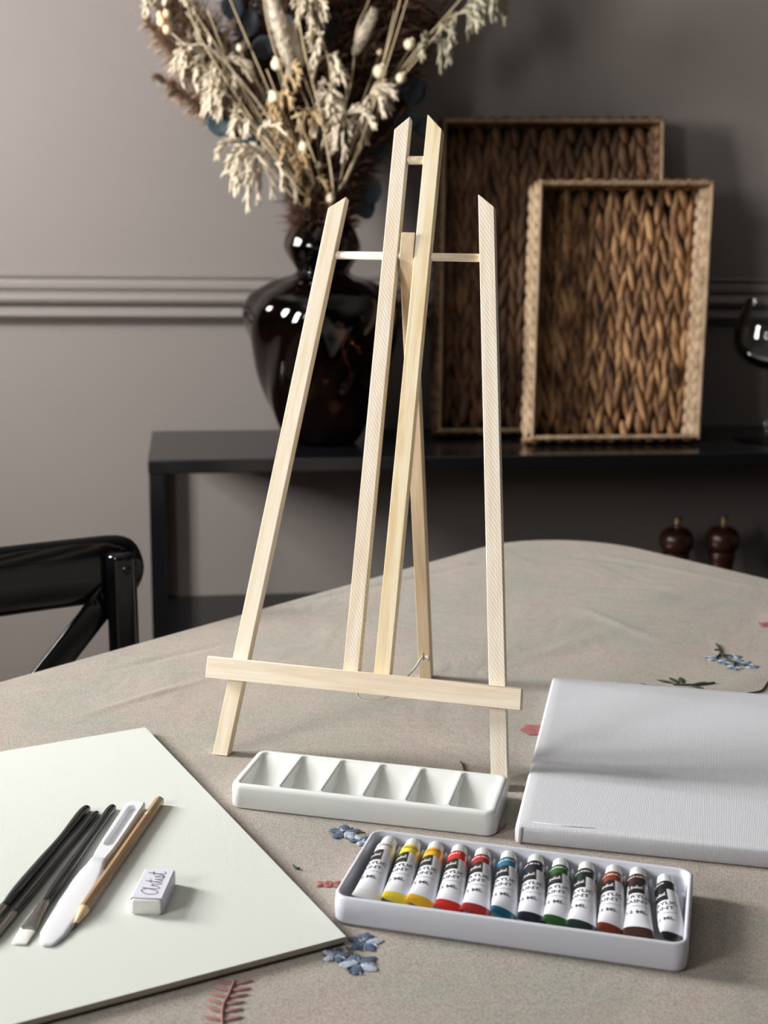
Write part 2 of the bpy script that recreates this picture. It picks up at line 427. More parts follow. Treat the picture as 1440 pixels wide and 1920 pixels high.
# pepper mills on the lower shelf
M_MILL = mottled('reddish_wood', (.030, .009, .006), (.050, .014, .009), 30, .28)
M_BRASS = Mat('brass', (.75, .55, .30), .25, 1)
for k, (a, lab) in enumerate(((1.034, 'left of two reddish brown wooden pepper mills on the lower shelf'), (1.131, 'right of two reddish brown wooden pepper mills on the lower shelf'))):
    r = thing('pepper_mill', lab, 'pepper mill', Matrix.Translation(con_pt(a, .2, .4346)), 'pepper mills on the console shelf')
    m = MB(); m.lathe(smooth_prof([(.031, 0), (.0315, .008), (.030, .02), (.026, .036), (.0235, .055), (.0245, .075), (.0275, .09), (.0270, .098), (.022, .1015)], 4), 36, cap0=True, cap1=True); m.obj('body', M_MILL, r)
    m = MB(); m.lathe(smooth_prof([(.022, .1020), (.0285, .104), (.0335, .114), (.0345, .124), (.032, .136), (.024, .146), (.012, .1505), (.004, .152)], 4), 36, cap0=True, cap1=True); m.obj('head', M_MILL, r)
    m = MB(); m.lathe(smooth_prof([(.005, .151), (.0045, .155), (.0065, .159), (.006, .163), (.004, .165), (.0095, .168), (.0095, .171), (.003, .1735)], 3), 20, cap0=True, cap1=True); m.obj('finial', M_BRASS, r)

# ------------------------------------------------------------------ dried bouquet
vfwd = V((-VB.x, -VB.y, 0)).normalized()         # from the vase towards the camera
def bq(px, py, d=0.0):
    """point of the bouquet at depth d in front of the vase axis"""
    return on_plane(px, py, VB + vfwd * d, vfwd)
MOUTH = VB + V((0, 0, .395))
def straw(name, c1, c2):
    m = Mat(name, c1, .7, spec=.2); m.base(m.mix(m.noise(m.coord(), 60, 3), c1 + (1,), c2 + (1,))); return m
M_STRAW = straw('dry_straw', (.42, .32, .19), (.62, .50, .33))
M_STEMB = straw('brown_stem', (.16, .10, .06), (.28, .19, .12))
M_CREAM = straw('cream_grass', (.50, .41, .295), (.75, .66, .52))
M_OLIVE = straw('grey_green_grass', (.30, .27, .19), (.46, .42, .31))
M_PLUME = straw('brown_plume', (.055, .028, .02), (.16, .085, .055))
M_PLUML = straw('light_brown_plume', (.25, .17, .125), (.44, .32, .24))
M_GOLD = straw('tan_seeds', (.36, .24, .12), (.58, .43, .26))
M_BUNNY = straw('beige_fluff', (.52, .44, .34), (.70, .62, .50))
M_POD = straw('pale_pod', (.66, .54, .34), (.86, .78, .60))
M_PEACH = straw('peach_berry', (.72, .48, .28), (.85, .66, .45))
M_EUCA = Mat('blue_leaf', (.028, .048, .062), .7); M_EUCA.base(M_EUCA.mix(M_EUCA.noise(M_EUCA.coord(), 40, 2), (.007, .010, .014, 1), (.016, .026, .034, 1)))
M_TEAL = Mat('teal_leaf', (.022, .042, .052), .7)
def root_pt(k=None):
    a = random.uniform(0, 2 * pi); r = .032 * sqrt(random.random())
    return VB + V((r * cos(a), r * sin(a), .30)), V((cos(a) * r, sin(a) * r, 0))
def stem_path(px_pts, tgt=None):
    b, o = root_pt()
    pts = [b, MOUTH + o * .9 + V((0, 0, .015))] + [bq(*p) for p in px_pts]
    return catmull(pts, 6)
def new_stem(label, cat, px_pts, r=.0016, mat=M_STRAW, group=None, name='dried_stem', taper=.5):
    pts = stem_path(px_pts)
    root = thing(name, label, cat, Matrix.Translation(pts[0]), group)
    o = pts[0]; pts = [p - o for p in pts]
    m = MB(); n = len(pts); m.tube(pts, [r * (1 - (1 - taper) * i / (n - 1)) for i in range(n)], 6); m.obj('stem', mat, root)
    return root, pts
def rv(s=1): return V((random.gauss(0, s), random.gauss(0, s), random.gauss(0, s)))
def drooping(root, pts, f0, n, L, mat, mat2=None, droop=1.0, seedL=.0135, w=.0026, hang=.5):
    """hanging tassels of slim seeds along the last part of a stem"""
    m = MB()
    k0 = int(len(pts) * f0)
    for i in range(n):
        j = random.randint(k0, len(pts) - 2); p = pts[j].lerp(pts[j + 1], random.random())
        t = (pts[j + 1] - pts[j]).normalized()
        out = (t * random.uniform(.1, .7) + rv(.55)); out.normalize()
        q = p.copy(); d = out; ln = L * random.uniform(.45, 1.1); st = 9; path = [q.copy()]
        for s in range(st):
            d = (d + V((0, 0, -1)) * droop * .30 + rv(.06)).normalized(); q = q + d * ln / st; path.append(q.copy())
        m.tube(path, .0006, 3, False)
        for s in range(2, st + 1):
            for h in range(1 if s % 3 else 2):
                dd = (path[s] - path[s - 1]).normalized() + rv(.22); dd.normalize()
                a = dd.cross(V((.3, 1, .2))).normalized(); b = dd.cross(a)
                m.ellip(path[s] + dd * seedL * .5, (a * w, b * w * .6, dd * seedL * random.uniform(.7, 1.2)), 5, 4)
    return m.obj('seed_tassels', mat, root)
def plume(root, pts, f0, n, L, mat, w=.0007, spread=.55, up=.25, name='plume'):
    m = MB(); k0 = int(len(pts) * f0)
    for i in range(n):
        f = random.random(); j = k0 + int(f * (len(pts) - 2 - k0)); p = pts[j].lerp(pts[j + 1], random.random())
        t = (pts[j + 1] - pts[j]).normalized(); out = rv(1); out -= t * out.dot(t); out.normalize()
        env = sin(pi * min(1, .12 + f * .95)) ** .6
        d = (t * (1 - spread) + out * spread + rv(.12)).normalized(); ln = L * env * random.uniform(.4, 1.1); q = p.copy(); path = [q.copy()]
        for s in range(4):
            d = (d + V((0, 0, -.16)) + t * up * .3 + rv(.10)).normalized(); q = q + d * ln / 4; path.append(q.copy())
        m.ribbon(path, [w, w * 1.3, w * 1.2, w, w * .3], rv(1).normalized())
    return m.obj(name, mat, root, fix=False)
def tail(root, c0, c1, r, mat):
    """a furry seed head between two points"""
    m = MB(); c0 = V(c0); c1 = V(c1); ax = (c1 - c0); L = ax.length; ax.normalize()
    a = ax.cross(V((0, 1, .2))).normalized(); b = ax.cross(a)
    rings = []
    for i in range(13):
        f = i / 12; rr = r * .78 * (sin(pi * (.06 + .9 * f)) ** .6); rings.append([c0 + ax * L * f + rr * (cos(2 * pi * j / 14) * a + sin(2 * pi * j / 14) * b) for j in range(14)])
    m.loops(rings)
    for i in range(900):
        f = random.random(); th = random.uniform(0, 2 * pi); o = cos(th) * a + sin(th) * b; rr = r * .74 * (sin(pi * (.06 + .9 * f)) ** .6)
        p = c0 + ax * L * f + o * rr; d = (o * .5 + ax * .8 + rv(.1)).normalized(); l = r * random.uniform(.35, .7)
        m.ribbon([p, p + d * l * .6, p + d * l + ax * l * .2], [.0005, .0004, .0001], rv(1).normalized())
    return m.obj('fluffy_head', mat, root, fix=False)
def pod(root, c, r, mat, t=V((0, 0, 1)), name='seed_pod'):
    m = MB(); t = t.normalized(); x = t.cross(V((.2, 1, .1))).normalized(); y = t.cross(x)
    rings = []
    for f, rr in ((-1, .15), (-.85, .55), (-.5, .9), (0, 1), (.5, .85), (.8, .5), (.95, .3), (1.05, .42), (1.15, .36)):
        rings.append([V(c) + t * f * r + rr * r * (1 + .06 * cos(6 * 2 * pi * j / 18)) * (cos(2 * pi * j / 18) * x + sin(2 * pi * j / 18) * y) for j in range(18)])
    m.loops(rings); return m.obj(name, mat, root)
def leaf(m, c, d, nrm, L, W):
    d = d.normalized(); s = d.cross(nrm).normalized(); nn = s.cross(d); P = []
    for i in range(9):
        f = i / 8; w = W * (sin(pi * (.04 + .92 * f)) ** .7)
        P.append([V(c) + d * L * f + s * w * u + nn * (abs(u) * w * .25 - .10 * L * sin(pi * f)) for u in (-1, -.5, 0, .5, 1)])
    m.sheet(P)
rn = random.uniform
# brown reed plumes
GR_PL = 'brown reed plumes at the back of the bouquet'
PLS = [(240, 10, .02, 2200, .055, .60, 1), (262, 120, .0, 1500, .036, .66, 1), (300, 75, -.03, 1800, .050, .55, 1), (270, -60, .0, 2200, .065, .62, 1)]
PLS += [(x, y, d, 2600, L, f, 0) for x, y, d, L, f in ((390, -120, -.05, .075, .35), (470, -160, -.05, .085, .30), (545, -150, -.045, .085, .22), (620, -170, -.055, .085, .22), (690, -160, -.05, .085, .22), (760, -150, -.05, .085, .22),
        (820, -110, -.045, .080, .26), (860, -30, -.05, .075, .34), (560, 40, -.02, .055, .16), (640, 60, -.025, .055, .14), (700, 60, -.03, .060, .14), (770, 70, -.03, .065, .16), (800, 130, -.035, .055, .2), (490, 40, -.03, .060, .2), (590, 150, -.01, .045, .12), (520, -330, -.04, .09, .5), (640, -360, -.04, .09, .5), (760, -330, -.04, .09, .5), (860, -230, -.04, .09, .5))]
for px, py, d, dens, L, f0, lt in PLS:
    mx = 605 + (px - 605) * .45; my = 415 + (py - 415) * .55
    lab = 'feathery light brown reed plume spreading at the left of the bouquet' if lt else 'dark brown feathery reed plume standing behind the cream grasses in the vase'
    r, pts = new_stem(lab, 'dried reed plume', [(mx, my, d), (px, py, d)], .0018, M_STEMB, ('light brown plumes at the left' if lt else GR_PL), 'reed_plume')
    plume(r, pts, f0, dens, L, M_PLUML if lt else M_PLUME, .0011, .6)
# cream drooping grasses
GRC = None
for lab, P, f0, n, L, mt in (
    ('cream drooping grass arching highest over the left side of the bouquet', [(520, 290, .03), (440, 150, .04), (385, 95, .05), (338, 82, .05)], .52, 36, .055, M_CREAM),
    ('cream drooping grass at the upper left whose tassels hang over the brown plume', [(480, 200, .02), (390, 40, .02), (320, -20, .03), (285, -10, .03)], .66, 18, .045, M_CREAM),
    ('lowest cream grass drooping beside the vase neck on the left', [(545, 350, .05), (490, 285, .07), (455, 285, .075)], .58, 24, .10, M_CREAM),
    ('pale cream grass head hanging left of centre above the lowest grass', [(540, 320, .04), (475, 235, .06), (430, 180, .06), (405, 165, .06)], .64, 14, .045, M_CREAM),
    ('upright pale feathery grass in the middle of the bouquet', [(615, 280, .05), (620, 140, .06), (590, 30, .06), (560, -60, .06)], .46, 46, .045, M_CREAM),
    ('tan grass with fine seeds in the middle of the bouquet', [(560, 300, .05), (530, 200, .06), (545, 120, .06)], .40, 22, .038, M_GOLD),
    ('small cream grass wisp hanging right of the vase neck', [(640, 330, .05), (645, 240, .06), (648, 205, .06)], .68, 10, .06, M_CREAM),
    ('grey green drooping grass arching over the right side of the bouquet', [(690, 260, .02), (760, 130, .03), (830, 55, .03), (900, -10, .03), (925, -20, .03)], .58, 30, .05, M_OLIVE),
    ('small beige grass spikelet right of the middle stems', [(660, 270, .04), (690, 190, .05), (705, 165, .05)], .72, 12, .04, M_CREAM),
    ('tan grass with fine seeds low above the vase mouth', [(590, 340, .05), (565, 260, .06), (575, 200, .06)], .45, 16, .035, M_GOLD)):
    r, pts = new_stem(lab, 'dried grass', P, .0018, M_STRAW, None, 'dried_grass')
    drooping(r, pts, f0, n, L, mt)
# furry tails
for lab, P, a, b in (('large beige furry grass head left of the centre of the bouquet', [(590, 240, .05), (556, 150, .06)], (549, 140, .06), (500, -30, .065)),
                     ('slim beige furry grass head right of the centre of the bouquet', [(640, 260, .04), (652, 130, .05)], (664, 104, .05), (700, 22, .05)),
                     ('second beige furry grass head tucked beside the large one', [(600, 240, .04), (560, 120, .05)], (566, 125, .05), (530, 40, .05))):
    r, pts = new_stem(lab, 'dried grass', P, .0014, M_STRAW, None, 'furry_grass')
    tail(r, bq(*a) - r.location, bq(*b) - r.location, .0155 if 'large' in lab else .012, M_BUNNY)
# pods
pods = [(520, 120, .06, .011), (515, 182, .06, .011), (570, 275, .07, .009), (712, 134, .05, .012), (752, 146, .05, .009), (768, 83, .03, .010), (405, 165, .05, .010), (450, 90, .05, .006), (712, 98, .04, .005), (620, 372, .06, .008), (597, 310, .06, .006), (525, 235, .06, .006)]
pl = ['round pale seed pod uppermost left of the large furry head', 'round pale seed pod just below the uppermost one on the left', 'round pale seed pod low in the middle above the vase mouth', 'largest white seed pod on the right of the bouquet',
      'yellowish seed pod beside the largest white pod', 'dim brown seed pod high on the right of the bouquet', 'pale pod at the left among the cream tassels', 'tiny pale pod on a thin side stem at the left', 'tiny pod just above the largest white pod', 'pale pod just above the vase mouth', 'tiny pale pod in the lower middle of the bouquet', 'tiny pale pod left of the lower middle']
for (x, y, d, rr), lab in zip(pods, pl):
    r, pts = new_stem(lab, 'dried seed pod', [(605 + (x - 605) * .5 + rn(-6, 6), 415 + (y - 415) * .55, d * .8), (x, y + rr * 900, d)], .0011, M_STRAW, None, 'seed_pod_stem')
    pod(r, bq(x, y, d) - r.location, rr, M_POD if rr > .0055 else M_PEACH, pts[-1] - pts[-4])
r, pts = new_stem('curved cream stem tipped with peach berries at the far left', 'dried berry stem', [(545, 280, .05), (455, 155, .06), (390, 88, .07), (350, 84, .07), (322, 62, .07)], .0022, M_CREAM, None, 'berry_stem')
for (x, y, rr) in ((314, 55, .008), (304, 40, .009), (313, 26, .007), (300, 28, .006)): pod(r, bq(x, y, .07) - r.location, rr, M_PEACH, V((-.4, 0, 1)), 'berry')
# bare straw stems
bl = ['slim straw stem just left of the large furry head', 'slim straw stem reaching the top left corner of the bouquet', 'slim straw stem between the two pods on the right', 'straw stem rising from the mouth to the large white pod', 'straw stem between the tan grass and the cream tassels', 'lowest straw stem slanting left above the vase neck', 'straw stem crossing in front of the brown plume on the right', 'straw stem bowing to the right down the middle of the bouquet', 'long straw stem leaning left from the vase mouth', 'straw stem leaning right from the vase mouth', 'second straw stem leaning right, lower than the first', 'forked straw stem right of the centre', 'thin brown stem leaning steeply to the left', 'straw stem crossing the tan grass', 'thin straw stem nearest the vase neck on the left']
bp_ = [[(590, 300, .07), (540, 170, .075), (505, 60, .075), (490, -30, .07)], [(550, 330, .07), (450, 190, .075), (370, 60, .075), (340, -30, .07)], [(650, 330, .06), (700, 200, .065), (745, 60, .06), (775, -40, .06)], [(665, 300, .05), (705, 170, .05), (740, 20, .05)], [(545, 300, .06), (490, 200, .06), (430, 120, .06), (390, 20, .06)], [(565, 360, .07), (520, 300, .08), (470, 240, .08), (430, 205, .08)], [(670, 290, .05), (720, 190, .05), (800, 90, .05), (850, 20, .05)], [(625, 370, .06), (607, 240, .07), (570, 90, .07), (550, -40, .07)], [(530, 290, .05), (440, 140, .05), (350, 0, .05)], [(690, 210, .04), (735, 60, .04), (760, -40, .04)], [(680, 240, .03), (760, 120, .03), (880, -20, .03)], [(655, 170, .04), (668, 60, .05), (690, 5, .05), (700, -40, .05)], [(500, 160, .04), (440, 20, .04), (410, -60, .04)], [(575, 320, .06), (540, 230, .06), (500, 130, .06)], [(560, 380, .07), (510, 320, .08), (485, 290, .08)]]
for lab, P in zip(bl, bp_): new_stem(lab, 'dried stem', P, .0026 if 'bowing' in lab or 'leaning right' in lab else .0019, M_STRAW, None, 'straw_stem')
# blue leaves
for lab, P, lv in (('dark blue leaf branch at the upper left among the cream tassels', [(520, 260, -.005), (450, 110, .0)], [(455, 70, 1.2), (430, 95, 2.6), (470, 100, .4), (440, 40, 1.7)]),
                   ('teal leaf branch low on the left of the bouquet', [(545, 330, .02), (470, 245, .03)], [(440, 240, 2.9), (490, 300, 2.4), (520, 320, .2), (475, 265, 1.0)]),
                   ('dark blue leaf branch on the right behind the easel top', [(680, 320, -.01), (760, 200, -.01)], [(765, 195, 1.1), (735, 235, .3), (775, 225, -.5), (745, 180, 1.8)]),
                   ('dark blue leaf branch hanging right of the vase neck', [(660, 370, .0), (690, 300, .0)], [(688, 330, -1.3), (680, 300, .6), (672, 360, -1.2)]),
                   ('dark blue leaf branch at the top centre of the bouquet', [(600, 200, -.01), (580, 40, .0)], [(585, 40, 1.2), (560, 70, 2.4), (600, 60, .5)])):
    r, pts = new_stem(lab, 'dried leaf branch', P, .0018, M_STEMB, None, 'leaf_branch')
    for (x, y, a) in lv:
        m = MB(); d = RT * cos(a) + UP * sin(a); leaf(m, bq(x, y, P[-1][2]) - r.location, d, (vfwd + V((rn(-.5, .5), 0, rn(-.4, .4)))).normalized(), .052, .021)
        m.obj('leaf', M_TEAL if 'teal' in lab else M_EUCA, r, solid=.0006)

# ------------------------------------------------------------------ table and cloth
C0, DL, DR = V((.2403, 1.8525, 0)), V((-.659, -.752, 0)), V((.654, -.756, 0))
LQ, RQ = 1.62, .97
QUAD = [C0, C0 + DL * LQ, C0 + DL * LQ + DR * RQ, C0 + DR * RQ]
def rounded(Q, rad, n, seg=40):
    out = []; N = len(Q)
    for i in range(N):
        p, a, b = Q[i], (Q[i - 1] - Q[i]).normalized(), (Q[(i + 1) % N] - Q[i]).normalized()
        half = a.angle(b) / 2; tl = rad / math.tan(half); c = p + (a + b).normalized() * rad / sin(half)
        s0, s1 = p + a * tl - c, p + b * tl - c
        for k in range(n + 1):
            v = s0.lerp(s1, k / n); v = s0.lerp(s1, k / n).normalized() * rad
            out.append(c + v)
    # fill the straight runs
    res = []
    for i in range(len(out)):
        a, b = out[i], out[(i + 1) % len(out)]; k = max(1, int((b - a).length / .02))
        res += [a.lerp(b, j / k) for j in range(k)]
    return res
edge = rounded(QUAD, .14, 14)
ctr = sum(edge, V((0, 0, 0))) / len(edge)
m_t = Mat('table_wood', (.16, .09, .05), .5); m_t.base(m_t.ramp(m_t.noise(m_t.coord((3, 30, 3)), 2, 4), [(.3, (.10, .055, .03)), (.7, (.2, .12, .07))]))
tab = thing('dining_table', 'wooden dining table hidden under the beige embroidered cloth', 'table', Matrix.Translation((ctr.x, ctr.y, 0)))
m = MB(); ins = [ctr + (p - ctr) * .992 - ctr for p in edge]
m.loops([[(p.x, p.y, z) for p in ins] for z in (T - .033, T - .0035)]); m.obj('table_top', m_t, tab, smooth=False)
for q in QUAD:
    p = ctr + (q - ctr) * .80 - ctr; m = MB(); m.loops([[(p.x + s * a, p.y + s * b, z) for a, b in ((-1, -1), (1, -1), (1, 1), (-1, 1))] for s, z in ((.025, 0), (.035, T - .033))]); m.obj('leg', m_t, tab, smooth=False)
m_c = Mat('beige_linen', lin((190, 180, 168)), .85, spec=.15, **{'Sheen Weight': .12})
cc = m_c.coord(rot=(0, 0, radians(12)))
big = m_c.noise(m_c.coord(), 9, 3); med = m_c.noise(m_c.coord(loc=(3, 1, 0)), 34, 3)
fine = m_c.noise(cc, 900, 2); thr = m_c.wave(cc, 320, 1.6, 2, 160, 'X'); thr2 = m_c.wave(m_c.coord(rot=(0, 0, radians(12))), 60, 5, 2, 30, 'Y')
col = m_c.mix(m_c.ramp(big, [(.38, (0, 0, 0)), (.62, (1, 1, 1))]), lin((187, 179, 170)), lin((174, 175, 165)))
col = m_c.mix(m_c.ramp(med, [(.40, (0, 0, 0)), (.66, (.55, .55, .55))]), col, lin((190, 174, 169)))
col = m_c.mix(.75, col, m_c.ramp(thr, [(.15, (.60, .58, .55)), (.6, (1.0, 1.0, 1.0))]), 'MULTIPLY')
col = m_c.mix(.8, col, m_c.ramp(fine, [(.32, (.55, .53, .51)), (.60, (1.15, 1.13, 1.1))]), 'MULTIPLY')
m_c.base(col).bump(thr, .5, .0006).bump(fine, .4, .0006)
wr = m_c.noise(m_c.coord((1, 1, 1), rot=(0, 0, .6)), 7, 4, .55, .7); m_c.bump(wr, .22, .03)
cr = m_c.noise(m_c.coord((5, 26, 5), rot=(0, 0, radians(-42)), loc=(.4, 0, 0)), 1, 3, .5, .6); m_c.bump(cr, .22, .012)
crease = [((450, 1200), (180, 1262)), ((380, 1275), (190, 1330)), ((1172, 1112), (1200, 1078)), ((1440, 1255), (1355, 1300)), ((1310, 1180), (1318, 1228)), ((1090, 1140), (1215, 1192)), ((1060, 1040), (1215, 1062)), ((1140, 1185), (1000, 1230)), ((560, 1130), (880, 1060)), ((1440, 1105), (1130, 1040))]
CR = [(on_z(*a, T), on_z(*b, T)) for a, b in crease]
def wrinkle(x, y):
    z = 0
    for i, (a, b) in enumerate(CR):
        d = b - a; L = d.length; px, py = x - a.x, y - a.y; t = (px * d.x + py * d.y) / L / L; n = (px * d.y - py * d.x) / L
        if -.3 < t < 1.3:
            z += (.0024 if i % 2 else -.0018) * math.exp(-(n / .0045) ** 2) * max(0, 1 - abs(t - .5) / .8)
    return z
cloth = MB(); N = len(edge); rings = []
for k in range(1, 121):
    s = (k / 120) ** .9
    rings.append([(ctr.x + (p.x - ctr.x) * s, ctr.y + (p.y - ctr.y) * s, T - .0003 + (wrinkle(ctr.x + (p.x - ctr.x) * s, ctr.y + (p.y - ctr.y) * s) if s < .985 else 0)) for p in edge])
outn = []
for i in range(N):
    t = edge[(i + 1) % N] - edge[i - 1]; n_ = V((t.y, -t.x, 0)).normalized()
    if n_.dot(edge[i] - ctr) < 0: n_ = -n_
    outn.append(n_)
arc = 0; A = []
for i in range(N): A.append(arc); arc += (edge[(i + 1) % N] - edge[i]).length
for k in range(1, 5):
    a = k / 4 * pi / 2; rings.append([tuple(edge[i] + outn[i] * .005 * sin(a) + V((0, 0, T - .005 * (1 - cos(a))))) for i in range(N)])
for k in range(1, 13):
    f = k / 12
    rings.append([tuple(edge[i] + outn[i] * (.005 + f * (.012 + .012 * sin(2 * pi * A[i] / arc * 22) + .006 * sin(2 * pi * A[i] / arc * 47))) + V((0, 0, T - .005 - .24 * f))) for i in range(N)])
cloth.loops(rings, True, False, False); c0 = len(cloth.v); cloth.add([(ctr.x, ctr.y, T)], []); cloth.f += [(c0, (j + 1) % N, j) for j in range(N)]; cloth.mi += [0] * N
tc = cloth.obj('tablecloth', m_c)
tag(tc, 'beige linen tablecloth with blue and red embroidered flowers covering the table', 'tablecloth')
# embroidery
def thread(name, c, ang=0):
    m = Mat(name, c, .55, spec=.3); w = m.wave(m.coord(rot=(0, 0, ang)), 300, 2, 2, 100); m.base(m.mix(w, tuple(x * .7 for x in c) + (1,), tuple(min(1, x * 1.15) for x in c) + (1,))).bump(w, .5, .0005); return m
M_NAVY, M_PALE = thread('navy_thread', (.085, .125, .20), .4), thread('pale_blue_thread', (.48, .55, .66), 1.2)
M_SKY, M_GREEN, M_RED, M_ROSE = thread('sky_thread', (.13, .23, .31), 2), thread('dark_green_thread', (.045, .06, .045)), thread('red_thread', (.38, .13, .125)), thread('rose_thread', (.36, .17, .155))
def petal(m, x, y, a, L, W, k=0):
    m.k = k; P = []
    for i in range(7):
        f = i / 6; w = W * sin(pi * (.08 + .88 * f)) ** .7
        P.append([(x + cos(a) * L * f - sin(a) * w * u, y + sin(a) * L * f + cos(a) * w * u, T + .0002 + .0009 * (1 - u * u) * sin(pi * (.1 + .8 * f))) for u in (-1, -.5, 0, .5, 1)])
    m.sheet(P)
def stitch_flower(px, py, r, rot, pat, name='embroidered_flower'):
    c = on_z(px, py, T); m = MB(); r *= .86
    for i, k in enumerate(pat):
        if k is None: continue
        a = rot + 2 * pi * i / len(pat); petal(m, c.x + cos(a) * r * .12, c.y + sin(a) * r * .12, a, r, r * .36, k)
    for i in range(11):
        a = rot + i * .571 + rn(-.15, .15); petal(m, c.x + cos(a) * r * .1, c.y + sin(a) * r * .1, a, r * rn(.35, .8), r * .045, 1)
    for i in range(26):
        a = rn(0, 6.28); q = r * rn(.3, .85); petal(m, c.x + cos(a) * q, c.y + sin(a) * q, a + rn(-.3, .3), r * .30, r * .03, i % 3 and (i % 2))
    m.obj(name, [M_NAVY, M_PALE], tc)
stitch_flower(645, 1561, .0125, .3, (0, 0, 0, 0, 1))
stitch_flower(677, 1576, .009, .8, (0, 1, 0, 1, 0))
stitch_flower(684, 1767, .0115, .2, (1, 0, 0, 0, 0))
stitch_flower(674, 1808, .0125, .7, (0, 0, 1, 0, 1))
stitch_flower(629, 1792, .009, .1, (0, 0, 1, 1, 0))
stitch_flower(1215, 1291, .014, .6, (0, 0, 0, 0, 0))
def stitch_line(P, w, mat, name='embroidered_stem'):
    m = MB(); pts = catmull([on_z(*p, T + .0006) for p in P], 6); m.tube(pts, w, 5); m.obj(name, mat, tc)
stitch_line([(665, 1561), (685, 1561)], .0006, M_GREEN)
stitch_line([(660, 1790), (650, 1776)], .0006, M_GREEN)
# red fern at the lower edge
m = MB(); sp = catmull([on_z(*p, T + .0006) for p in ((440, 1838), (430, 1862), (418, 1888), (417, 1920), (420, 1950))], 8); m.tube(sp, .0008, 5)
for i in range(2, len(sp) - 2, 4):
    for sgn in (-1, 1):
        petal(m, sp[i].x, sp[i].y, (2.75 if sgn < 0 else .30) + rn(-.1, .1), .0115, .0016)
m.obj('embroidered_fern', M_ROSE, tc)
def red_mark(px, py, s):
    m = MB(); c = on_z(px, py, T)
    for a in (.7, 2.4, 3.9, 5.5): petal(m, c.x, c.y, a, s, s * .32)
    m.obj('embroidered_sprig', M_RED, tc)
red_mark(606, 1658, .0055); red_mark(625, 1658, .006); stitch_line([(605, 1658), (645, 1657)], .0006, M_RED)
c = on_z(1004, 1369, T); m = MB()
for i in range(6): petal(m, c.x, c.y, i * pi / 3, .013, .006)
m.obj('embroidered_flower', M_RED, tc)
# blue sprig, leaves and stems behind the canvas
for P in ([(1343, 1207), (1350, 1218), (1352, 1227), (1365, 1237), (1382, 1243), (1398, 1248)], [(1350, 1227), (1342, 1234)], [(1352, 1228), (1372, 1230)], [(1378, 1242), (1376, 1250)], [(1398, 1247), (1408, 1250)], [(1349, 1218), (1340, 1218)],
          [(1262, 1283), (1290, 1284), (1315, 1283), (1340, 1280)], [(1400, 1300), (1425, 1296), (1434, 1288), (1440, 1278)], [(864, 1428), (868, 1434), (871, 1446)], [(550, 1622), (556, 1628), (562, 1628)]):
    stitch_line(P, .0011 if P[0][1] < 1300 else .0008, M_GREEN)
m = MB()
for px, py, a in ((1272, 1281, 1.9), (1280, 1281, 1.5), (1262, 1281, 2.6), (1288, 1284, -.6), (1300, 1284, .5)):
    q = on_z(px, py, T); petal(m, q.x, q.y, a, .016, .003)
m.obj('embroidered_leaves', M_GREEN, tc)
for px, py in ((1335, 1235), (1376, 1231), (1358, 1242), (1377, 1252), (1394, 1242), (1410, 1250)):
    q = on_z(px, py, T); m = MB()
    for i, k in enumerate((0, 1, 0, 0, 1)): petal(m, q.x, q.y, i * 1.26 + px, .008, .0032, k)
    m.obj('embroidered_blossom', [M_SKY, M_PALE], tc)
q = on_z(1440, 1172, T); m = MB()
for i in range(5): petal(m, q.x, q.y, i * 1.26, .011, .005)
m.obj('embroidered_flower', M_RED, tc)
q = on_z(930, 1562, T); stitch_line([(931, 1560), (941, 1552), (948, 1545)], .0008, M_ROSE)

# ------------------------------------------------------------------ chair
M_CH = Mat('black_chair_lacquer', (.004, .004, .005), .10, spec=.28)
cp = on_z(230, 1030, .82); AN = radians(35)
dd = V((-cos(AN), -sin(AN), 0)); nn = V((sin(AN), -cos(AN), 0))     # along the back, towards the table
ch = thing('dining_chair', 'black lacquered cross-back dining chair at the left edge of the table', 'chair', frame((cp.x, cp.y, 0), dd, nn, V((0, 0, 1))))
W_ = .38
def back_y(x): return -.014 * (1 - ((x - W_ / 2) / (W_ / 2 + .03)) ** 2)          # backrest bows away from the sitter
# bent top rail: flat board with a round end
m = MB(); rings = []
xs = [-.0258, -.0252, -.024, -.021, -.016, -.009, 0, .012, .03] + [W_ * k / 16 for k in range(2, 15)] + [W_ - .012, W_, W_ + .009, W_ + .016, W_ + .021, W_ + .024, W_ + .0252, W_ + .0258]
for x in xs:
    e = min(x + .026, W_ + .026 - x); h = .038 * (1 if e > .045 else max(.001, 1 - (1 - e / .045) ** 3) ** (1 / 3)); bow = .0 * sin(pi * (x + .026) / (W_ + .052))
    zc = .796 + bow * .8; y0 = back_y(x) - .012; th = .010
    rings.append([(x, y0 + th * sqrt(max(0, 1 - abs(cos(a)) ** 3)) * (1 if sin(a) > 0 else -1), zc + h * cos(a)) for a in [2 * pi * j / 20 for j in range(20)]])
m.loops(rings); m.obj('top_rail', M_CH, ch)
for x in (.004, W_ - .004):
    m = MB(); P = catmull([(x, -.02, .0), (x, -.006, .22), (x, .004, .45), (x, .006, .65), (x, .004, .78), (x, .0035, .818)], 8)
    m.tube(P, [.0165] * (len(P) - 1) + [.015], 20); p = m.obj('back_leg', M_CH, ch)
    m = MB(); m.lathe([(0, .019), (.003, .0187), (.0045, .0175), (.005, .0155)], 16); m.obj('bolt', M_CH, p, mw=Matrix.Translation((x, .0045, .802)) @ Matrix.Rotation(-pi / 2, 4, 'X'))
